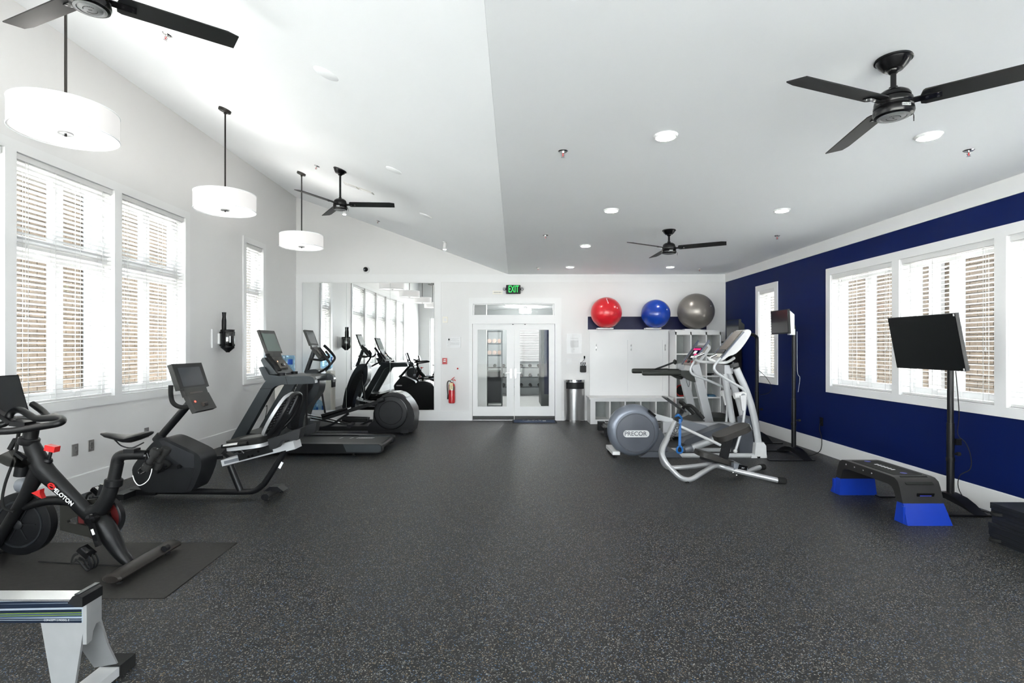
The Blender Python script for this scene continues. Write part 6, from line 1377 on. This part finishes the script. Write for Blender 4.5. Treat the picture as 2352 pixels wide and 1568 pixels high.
# strap tied to the post
s_ = thing('stretch_strap', 'blue stretch strap hanging from the post of the stretch trainer', 'strap', P(1560,1034,6.17))
B().tube([P(1552,955,6.24), P(1559,953,6.20), P(1566,960,6.24), P(1566,966,6.30), P(1558,962,6.37), P(1552,957,6.34)], 0.016, 8, 4, flat=0.35, closed=True).build('loop', s_, 'strap_blue')
B().bar(P(1562,962,6.20), P(1561,1025,6.17), 0.03, 0.006, (0,1,0)).build('tail', s_, 'strap_blue')
B().tube([P(1561,1024,6.17), P(1555,1030,6.17), P(1556,1038,6.18), P(1562,1040,6.18), P(1567,1036,6.17), P(1566,1028,6.16)], 0.012, 8, 4, closed=True).build('foot_loop', s_, 'strap_blue')
B().lathe([(0.028,-0.015),(0.034,0.0),(0.028,0.015)], P(1561,1034,6.20), (0,1,0), 16).build('buckle_weight', s_, 'black_plastic')

# ---------------------------------------------------------------- television stands
def stand(label, pole, zt, bars, base_x, tv, tvlabel, m_frame='black_satin', bend=True):
    px_, py_ = pole; (yb0, yb1) = bars
    t = thing('tv_stand', label, 'stand', (px_, py_, 0), 0, 'floor stands along the blue wall')
    for k, y in enumerate(bars): 
        b = B().box((base_x[0] + (0.14 if k and 7 < y < 8 else 0), y-0.035, 0.004), (base_x[1], y+0.035, 0.016), 0.004); b.build('base_bar', t, m_frame)
    L = yb1 - yb0
    arc = [(yb0-0.04, 0.016)] + [(yb0 + L*u, 0.016 + 0.115*math.sin(math.pi*u)**0.8) for u in (0.05,0.15,0.3,0.5,0.7,0.85,0.95)] + [(yb1+0.04, 0.016)]
    arc2 = [(yb1, 0.016)] + [(yb0 + L*u, 0.016 + 0.06*math.sin(math.pi*u)) for u in (0.8,0.5,0.2)] + [(yb0, 0.016)]
    B().prism(arc + arc2[1:-1], px_-0.06, px_+0.06, 'yz', bev=0.008).build('base_arch', t, m_frame)
    zl = 0.80
    B().rod((px_,py_,0.09), (px_,py_,zl), 0.031, 18).build('lower_pole', t, m_frame)
    B().lathe([(0.035,-0.02),(0.036,0.0),(0.035,0.02)], (px_,py_,zl-0.35), n=18).build('pole_ring', t, 'black_plastic')
    kn = B().rod((px_,py_,0.50), (px_+0.07,py_,0.50), 0.010, 8).build('clamp_knob', t, m_frame)
    B().lathe([(0.018,0),(0.02,0.01),(0.02,0.025),(0.012,0.03)], (px_+0.065,py_,0.50), (1,0,0), 12).build('knob_head', kn, 'black_rubber')
    if bend:
        B().tube([(px_,py_,zl-0.02), (px_,py_,zt-0.12), (px_-0.01,py_,zt-0.05), (px_-0.05,py_,zt-0.01), (px_-0.10,py_,zt), (px_-bend,py_,zt+0.005)], 0.026, 16, 4).build('upper_pole', t, m_frame)
    else: B().rod((px_,py_,zl-0.02), (px_,py_,zt), 0.026, 16).build('upper_pole', t, m_frame)
    return t
# large television on the near stand
t = stand('black floor stand carrying the large television beside the step bench', (4.235,5.10), 1.62, (4.80,5.40), (3.74,4.40), None, None, bend=0)
B().bar((4.235,5.10,1.58), (4.10,5.15,1.58), 0.12, 0.10, bev=0.006).build('mount_plate', t, 'black_plastic')
B().tube([(4.27,5.08,1.3),(4.285,5.06,0.9),(4.28,5.07,0.7),(4.33,5.04,0.62),(4.36,5.02,0.5),(4.34,5.0,0.38),(4.28,5.05,0.3),(4.28,5.05,0.16),(4.33,4.95,0.03),(4.40,4.75,0.02)], 0.004, 6, 5).build('cable', t, 'black_rubber')
B().cbox((4.29,5.08,0.62), (0.05,0.03,0.06), bev=0.005).build('adapter', t, 'black_plastic')
tv = thing('television', 'large black flat television tilted down on the stand by the step bench', 'television', (4.06,5.17,1.315))
sb, st = (4.085,1.312), (3.985,1.835)
B().prism(slab(sb, st, 0.035, 0.0, -1), 4.75, 5.60, bev=0.006).build('housing', tv, 'black_plastic')
mat('tv_matte', (0.0035, 0.004, 0.0045), 0.35)
B().prism(slab(lerp2(sb,st,0.02), lerp2(sb,st,0.985), 0.003, 0.0015, -1), 4.76, 5.59).build('screen', tv, 'tv_matte')
B().prism([(sb[0]+0.03,sb[1]+0.12),(sb[0]+0.07,sb[1]+0.12),(sb[0]-0.0,sb[1]+0.36),(sb[0]-0.03,sb[1]+0.36)], 5.0, 5.35).build('back_box', tv, 'black_plastic')
for u in (0.03, 0.97): 
    p_ = lerp2(sb, st, u); B().cbox((p_[0]-0.003, 4.765, p_[1]), (0.003,0.012,0.02), (0,R(-10),0)).build('corner_tag', tv, 'paper_white')
# small televisions on bent poles
t = stand('bent black floor stand with a small television beside the slim window', (3.98,7.45), 1.87, (7.13,7.78), (3.47,4.08), None, None, bend=0.10)
B().tube([(4.015,7.43,1.75),(4.02,7.43,1.2),(4.05,7.42,1.1),(4.03,7.43,0.9)], 0.004, 6, 4).build('cable', t, 'grey_plastic')
tv = thing('television', 'small black and silver television on bent stand in front of slim window', 'television', (3.82,7.51,1.72), 0)
B().prism(slab((3.815,1.715),(3.80,2.055),0.03,0.0,-1), 7.27, 7.75, bev=0.004).build('housing', tv, 'black_plastic')
B().prism(slab((3.814,1.735),(3.801,2.045),0.003,0.0015,-1), 7.285, 7.735).build('screen', tv, 'dark_screen')
B().prism([(3.84,1.72),(3.90,1.74),(3.90,1.98),(3.83,2.04)], 7.28, 7.74, bev=0.006).build('back_shell', tv, 'silver_light')
B().box((3.845,7.30,1.70), (3.92,7.36,1.78), 0.004).build('side_port', tv, 'silver_light')
t = stand('bent black floor stand half hidden behind the silver elliptical', (4.08,8.78), 1.74, (8.40,9.10), (3.75,4.30), None, None, bend=0.26)
B().tube([(4.10,8.77,1.15),(4.20,8.75,1.05),(4.28,8.72,0.9),(4.26,8.73,0.78),(4.12,8.77,0.74)], 0.004, 6, 4).build('cable', t, 'black_rubber')
tv = thing('television', 'small dark television partly hidden by the silver elliptical console', 'television', (3.72,8.86,1.60), 0)
B().prism(slab((3.715,1.60),(3.705,1.985),0.035,0.0,-1), 8.60, 9.12, bev=0.004).build('housing', tv, 'black_plastic')
B().prism(slab((3.714,1.62),(3.706,1.975),0.003,0.0015,-1), 8.62, 9.10).build('screen', tv, 'dark_screen')
B().prism([(3.75,1.64),(3.82,1.68),(3.82,1.90),(3.745,1.96)], 8.66, 9.06, bev=0.006).build('back_shell', tv, 'black_plastic')
# tall black rack in the corner
t = thing('storage_rack', 'tall black rack in the corner beside the cubby shelf', 'rack', (4.32,10.55,0))
for x in (4.29, 4.44):
    for y in (10.25, 10.85): B().box((x-0.018,y-0.018,0), (x+0.018,y+0.018,1.78)).build('post', t, 'black_plastic')
for z in (0.12, 0.62, 1.12, 1.62): B().box((4.29,10.25,z), (4.44,10.85,z+0.025)).build('shelf', t, 'black_plastic')
B().box((4.43,10.25,0.12), (4.445,10.85,1.78)).build('back_panel', t, 'black_plastic')
for k, (y, m_) in enumerate(((10.22,'black_rubber'), (10.20,'black_rubber'))):
    B().tube([(4.27-0.012*k,y,1.62),(4.268-0.012*k,y,1.3),(4.266-0.012*k,y,1.0),(4.275-0.012*k,y-0.01,0.95),(4.28-0.012*k,y,1.0),(4.28-0.012*k,y,1.58)], 0.009, 8, 4).build('hanging_band', t, m_)

# ---------------------------------------------------------------- step bench
t = thing('step_bench', 'black and blue adjustable step bench beside the blue wall', 'bench', (3.59,5.08,0))
y0, y1, x0, x1, zt = 4.53, 5.63, 3.40, 3.78, 0.375
mat('deck_black', (0.016, 0.0155, 0.0155), 0.45, var=0.06)
top = [(y0+0.075,0.17),(y0+0.115,0.30),(y0+0.135,0.345),(y0+0.175,0.370),(y0+0.22,zt),(y1-0.22,zt),(y1-0.175,0.370),(y1-0.135,0.345),(y1-0.115,0.30),(y1-0.075,0.17),(y1-0.155,0.17),(y1-0.185,0.255),(y1-0.215,0.285),(y1-0.26,0.295),(y0+0.26,0.295),(y0+0.215,0.285),(y0+0.185,0.255),(y0+0.155,0.17)]
B().prism(top, x0+0.01, x1-0.01, 'yz', bev=0.022, seg=3).build('deck', t, 'deck_black')
B().box((x0+0.06, y0+0.26, zt-0.002), (x1-0.06, y1-0.26, zt+0.004), 0.003).build('tread', t, 'black_rubber')
for yy in (y0+0.30, y1-0.32): B().cbox(((x0+x1)/2, yy, zt+0.005), (0.05,0.035,0.002)).build('foot_mark', t, 'blue_mark') if 'blue_mark' in M else None
mat('blue_mark', (0.03, 0.04, 0.30), 0.5)
for yy in (y0+0.31, y1-0.30): B().prism(circ(((x0+x1)/2, yy), 0.028, 18), zt+0.0041, zt+0.005, 'xy').build('foot_mark', t, 'blue_mark')
b = B()
for i in range(6): b.prism([((x0+x1)/2-0.02, 4.96+i*0.045), ((x0+x1)/2+0.02, 4.965+i*0.045), ((x0+x1)/2+0.02, 4.99+i*0.045), ((x0+x1)/2-0.02, 4.98+i*0.045)], zt+0.0041, zt+0.005, 'xy')
b.build('lettering', t, 'paper_white')
# textured panel and handle slot on the near end, buttons along the side
B().cbox(((x0+x1)/2+0.0, y0+0.155, 0.352), (0.24,0.10,0.006), (R(33),0,0), bev=0.002).build('grip_panel', t, 'black_rubber')
sl_ = B().cbox(((x0+x1)/2+0.03, y0+0.094, 0.232), (0.15,0.008,0.045), (R(17),0,0), bev=0.003).build('handle_slot', t, 'black_gloss')
B().cbox(((x0+x1)/2+0.03, y0+0.090, 0.232), (0.10,0.006,0.007), (R(17),0,0)).build('slot_bar', sl_, 'blue_mark')  # thin blue bar set in the handle slot
for yy in (5.0, 5.12, 5.25, 5.38): B().lathe([(0.010,0),(0.010,0.005),(0.005,0.008)], (x0+0.012, yy, 0.335), (-1,0,0), 12).build('side_button', t, 'chrome')
for s_, ya in ((1, y0), (-1, y1)):
    pts = [(ya,0.0),(ya+s_*0.085,0.185),(ya+s_*0.15,0.185),(ya+s_*0.16,0.0)]
    lg = B(); lg.ring([(x0-0.005,0.0),(x1+0.005,0.0),(x1-0.015,0.18),(x0+0.015,0.18)], [(x0+0.02,0.0),(x1-0.02,0.0),(x1-0.04,0.16),(x0+0.04,0.16)], 0, 1) if False else None
    b = B(); b.loft([[(x0-0.004,ya,0.0),(x1+0.004,ya,0.0),(x1+0.004,ya+s_*0.16,0.0),(x0-0.004,ya+s_*0.16,0.0)], [(x0+0.014,ya+s_*0.080,0.18),(x1-0.014,ya+s_*0.080,0.18),(x1-0.014,ya+s_*0.150,0.18),(x0+0.014,ya+s_*0.150,0.18)]])
    b._bev(b.bm.faces[:], 0.012); lgo = b.build('leg', t, 'blue_plastic')
    B().box((x0-0.008, min(ya+s_*0.045, ya+s_*0.075), 0.01), (x0+0.01, max(ya+s_*0.045, ya+s_*0.075), 0.15), 0.004).build('rib', lgo, 'blue_plastic')
    for xx in (x0+0.03, x1-0.03): B().lathe([(0.012,0),(0.012,0.02)], (xx, ya+s_*0.08, 0.0), n=10).build('rubber_foot', lgo, 'black_rubber')

# ---------------------------------------------------------------- stack of folding mats
mat('mat_vinyl', (0.010, 0.0115, 0.014), 0.42, var=0.1, vscale=6)
zz = 0.0; labs = ['bottom folded black gym mat in the stack by the wall', 'second folded black gym mat from the floor in the stack', 'third folded black gym mat from the floor in the stack', 'third folded black gym mat from the top of the stack', 'folded black gym mat just under the top one', 'topmost folded black gym mat in the stack by the wall']
for i, (h, dx, dy) in enumerate(((0.045,0.0,0.0),(0.055,-0.004,0.004),(0.045,-0.012,0.0),(0.055,0.012,-0.006),(0.052,0.010,0.0),(0.048,0.006,0.004))):
    t = thing('gym_mat', labs[i], 'mat', (4.12+dx, 3.70+dy, zz), 0, 'folded mats stacked by the wall')
    B().box((3.80+dx, 3.20+dy, zz+0.001), (4.43, 4.20+dy, zz+h-0.001), 0.012, 3).build('panel', t, 'mat_vinyl')
    B().box((3.797+dx, 3.20+dy, zz+h*0.5-0.002), (3.803+dx, 4.19+dy, zz+h*0.5+0.002)).build('seam', t, 'black_rubber')
    if i in (0, 4): B().tube([(3.81+dx,4.10,zz+h*0.5),(3.775+dx,4.13,zz+h*0.5-0.004),(3.77+dx,4.17,zz+h*0.5-0.004),(3.81+dx,4.19,zz+h*0.5)], 0.012, 8, 4, flat=0.5).build('handle', t, 'black_rubber')
    zz += h

# ---------------------------------------------------------------- wall plates, cooler, dispenser
mat('plate_steel', (0.33, 0.32, 0.31), 0.35, metal=0.6)
def outlet(side, y, z, m_, lb, cord=None):
    xw = XL if side == 'L' else XR; s_ = 1 if side == 'L' else -1
    t = thing('wall_outlet', lb, 'outlet', (xw, y, z), 0, 'electrical outlets')
    x0, x1 = sorted((xw, xw+s_*0.008)); B().box((x0, y-0.037, z-0.06), (x1, y+0.037, z+0.06), 0.002).build('plate', t, m_)
    for dz in (-0.022, 0.022):
        x0, x1 = sorted((xw+s_*0.007, xw+s_*0.012)); oo = B().box((x0, y-0.018, z+dz-0.016), (x1, y+0.018, z+dz+0.016), 0.004).build('socket', t, m_)
        for dy in (-0.006, 0.006):
            x0, x1 = sorted((xw+s_*0.0118, xw+s_*0.0128)); B().box((x0, y+dy-0.0015, z+dz-0.005), (x1, y+dy+0.0015, z+dz+0.007)).build('slot', oo, 'ink_black')
    return t
outlet('L', 5.44, 0.473, 'plate_steel', 'steel wall outlet plate next to the spin bike knob')
outlet('L', 5.65, 0.480, 'plate_steel', 'steel wall outlet plate below the second big window')
outlet('L', 6.51, 0.480, 'plate_steel', 'steel wall outlet plate behind the spin bike saddle')
outlet('L', 9.62, 0.47, 'trim_white', 'white wall outlet near the water cooler')
B().tube([(XL+0.03,9.62,0.45),(XL+0.06,9.60,0.47),(XL+0.07,9.56,0.36),(XL+0.05,9.52,0.2),(XL+0.10,9.4,0.02)], 0.006, 8, 5).build('power_cord', None, 'black_rubber', label='black power cord plugged in beside the water cooler', cat='cord')
t = outlet('R', 7.63, 0.456, 'black_plastic', 'black wall outlet on the blue wall')
B().tube([(XR-0.03,7.62,0.43),(XR-0.05,7.60,0.35),(XR-0.03,7.58,0.22),(XR-0.10,7.5,0.06),(XR-0.30,7.42,0.006),(4.06,7.45,0.006)], 0.005, 8, 5).build('power_cord', None, 'black_rubber', label='black power cord running from the blue wall to the bent stand', cat='cord')
# wipe dispenser
t = thing('wipe_dispenser', 'smoky grey wipe dispenser with black handle on the white wall', 'dispenser', (XL, 8.3, 1.5))
B().box((XL, 7.92, 1.52), (XL+0.02, 8.42, 1.80), 0.003).build('back_plate', t, 'paper_white')
B().box((XL+0.02, 8.06, 1.58), (XL+0.05, 8.22, 1.74), 0.004).build('bracket', t, 'paper_white')
cx_, cy_ = XL+0.13, 8.14
B().lathe([(0.095,1.53),(0.10,1.535),(0.10,1.77),(0.095,1.79)], (cx_,cy_,0), n=32).build('canister', t, 'canister_smoke') if 'canister_smoke' in M else None
glass('canister_smoke', (0.22, 0.23, 0.22), 0.10, 0.08)
B().lathe([(0.098,1.54),(0.10,1.545),(0.10,1.77),(0.098,1.775)], (cx_,cy_,0), n=32).build('canister', t, 'canister_smoke')
B().lathe([(0.06,1.55),(0.06,1.74)], (cx_,cy_,0), n=24).build('wipe_roll', t, 'charcoal')
B().lathe([(0.102,1.765),(0.103,1.79),(0.095,1.80)], (cx_,cy_,0), n=32).build('lid', t, 'black_plastic')
B().lathe([(0.025,1.45),(0.03,1.46),(0.10,1.525),(0.102,1.545)], (cx_,cy_,0), n=32).build('nozzle_cone', t, 'black_plastic')
B().lathe([(0.03,1.785),(0.034,1.80),(0.034,1.93),(0.026,1.99),(0.030,2.05),(0.032,2.06)], (cx_-0.01,cy_-0.085,0), n=18).build('handle', t, 'black_plastic')
B().box((cx_-0.03,cy_-0.115,1.53), (cx_+0.01,cy_-0.09,1.80), 0.004).build('clamp_bar', t, 'black_plastic')
for z in (1.56, 1.75): B().cbox((cx_-0.03,cy_-0.13,z), (0.03,0.04,0.025)).build('clip', t, 'black_plastic')
curved_label(cx_, cy_, 0.1012, 1.60, 1.70, -50, -38, 3).build('label', t, 'paper_white')
# water cooler and bottles
glass('jug_blue', (0.62, 0.82, 0.95), 0.10, 0.05); mat('jug_label', (0.02, 0.10, 0.45), 0.5); mat('cap_blue', (0.01, 0.05, 0.5), 0.4)
t = thing('water_cooler', 'cream water cooler in the corner behind the treadmill', 'cooler', (-4.22, 9.98, 0))
B().box((-4.39,9.83,0), (-4.07,10.14,0.98), 0.02).build('cabinet', t, 'cream')
B().box((-4.075,9.87,0.62), (-4.05,10.10,0.80), 0.01).build('tap_recess', t, 'charcoal')
for y in (9.93,10.03): B().box((-4.05,y,0.74), (-4.01,y+0.035,0.78), 0.004).build('tap', t, 'paper_white')
B().lathe([(0.145,0.97),(0.15,0.985),(0.12,1.0)], (-4.22,9.98,0), n=30).build('collar', t, 'cream')
def jug(c, up, lb, grp, cap=True):
    j = thing('water_jug', lb, 'water jug', c, 0, grp); prof = [(0.0001,0.0),(0.12,0.0),(0.135,0.015),(0.135,0.08),(0.130,0.088),(0.135,0.096),(0.135,0.17),(0.130,0.178),(0.135,0.186),(0.135,0.28),(0.12,0.32),(0.05,0.365),(0.03,0.375),(0.03,0.41)]
    if not up: prof = [(r, 0.41-z) for r, z in prof]
    B().lathe(prof, c, n=36, cap=False).build('bottle', j, 'jug_blue')
    zc = 0.13 if up else 0.24
    curved_label(c[0], c[1], 0.1365, c[2]+zc, c[2]+zc+0.10, -65, -25).build('label', j, 'jug_label')
    if up: B().lathe([(0.034,0.39),(0.036,0.43),(0.03,0.435)], c, n=18).build('cap', j, 'cap_blue')
jug((-4.22,9.98,0.965), False, 'blue water jug upside down on the water cooler', 'water jugs')
jug((-4.27,10.42,0.0), True, 'blue water jug standing on the floor nearer the cooler', 'water jugs')
jug((-4.27,10.76,0.0), True, 'blue water jug standing on the floor against the mirror wall', 'water jugs')
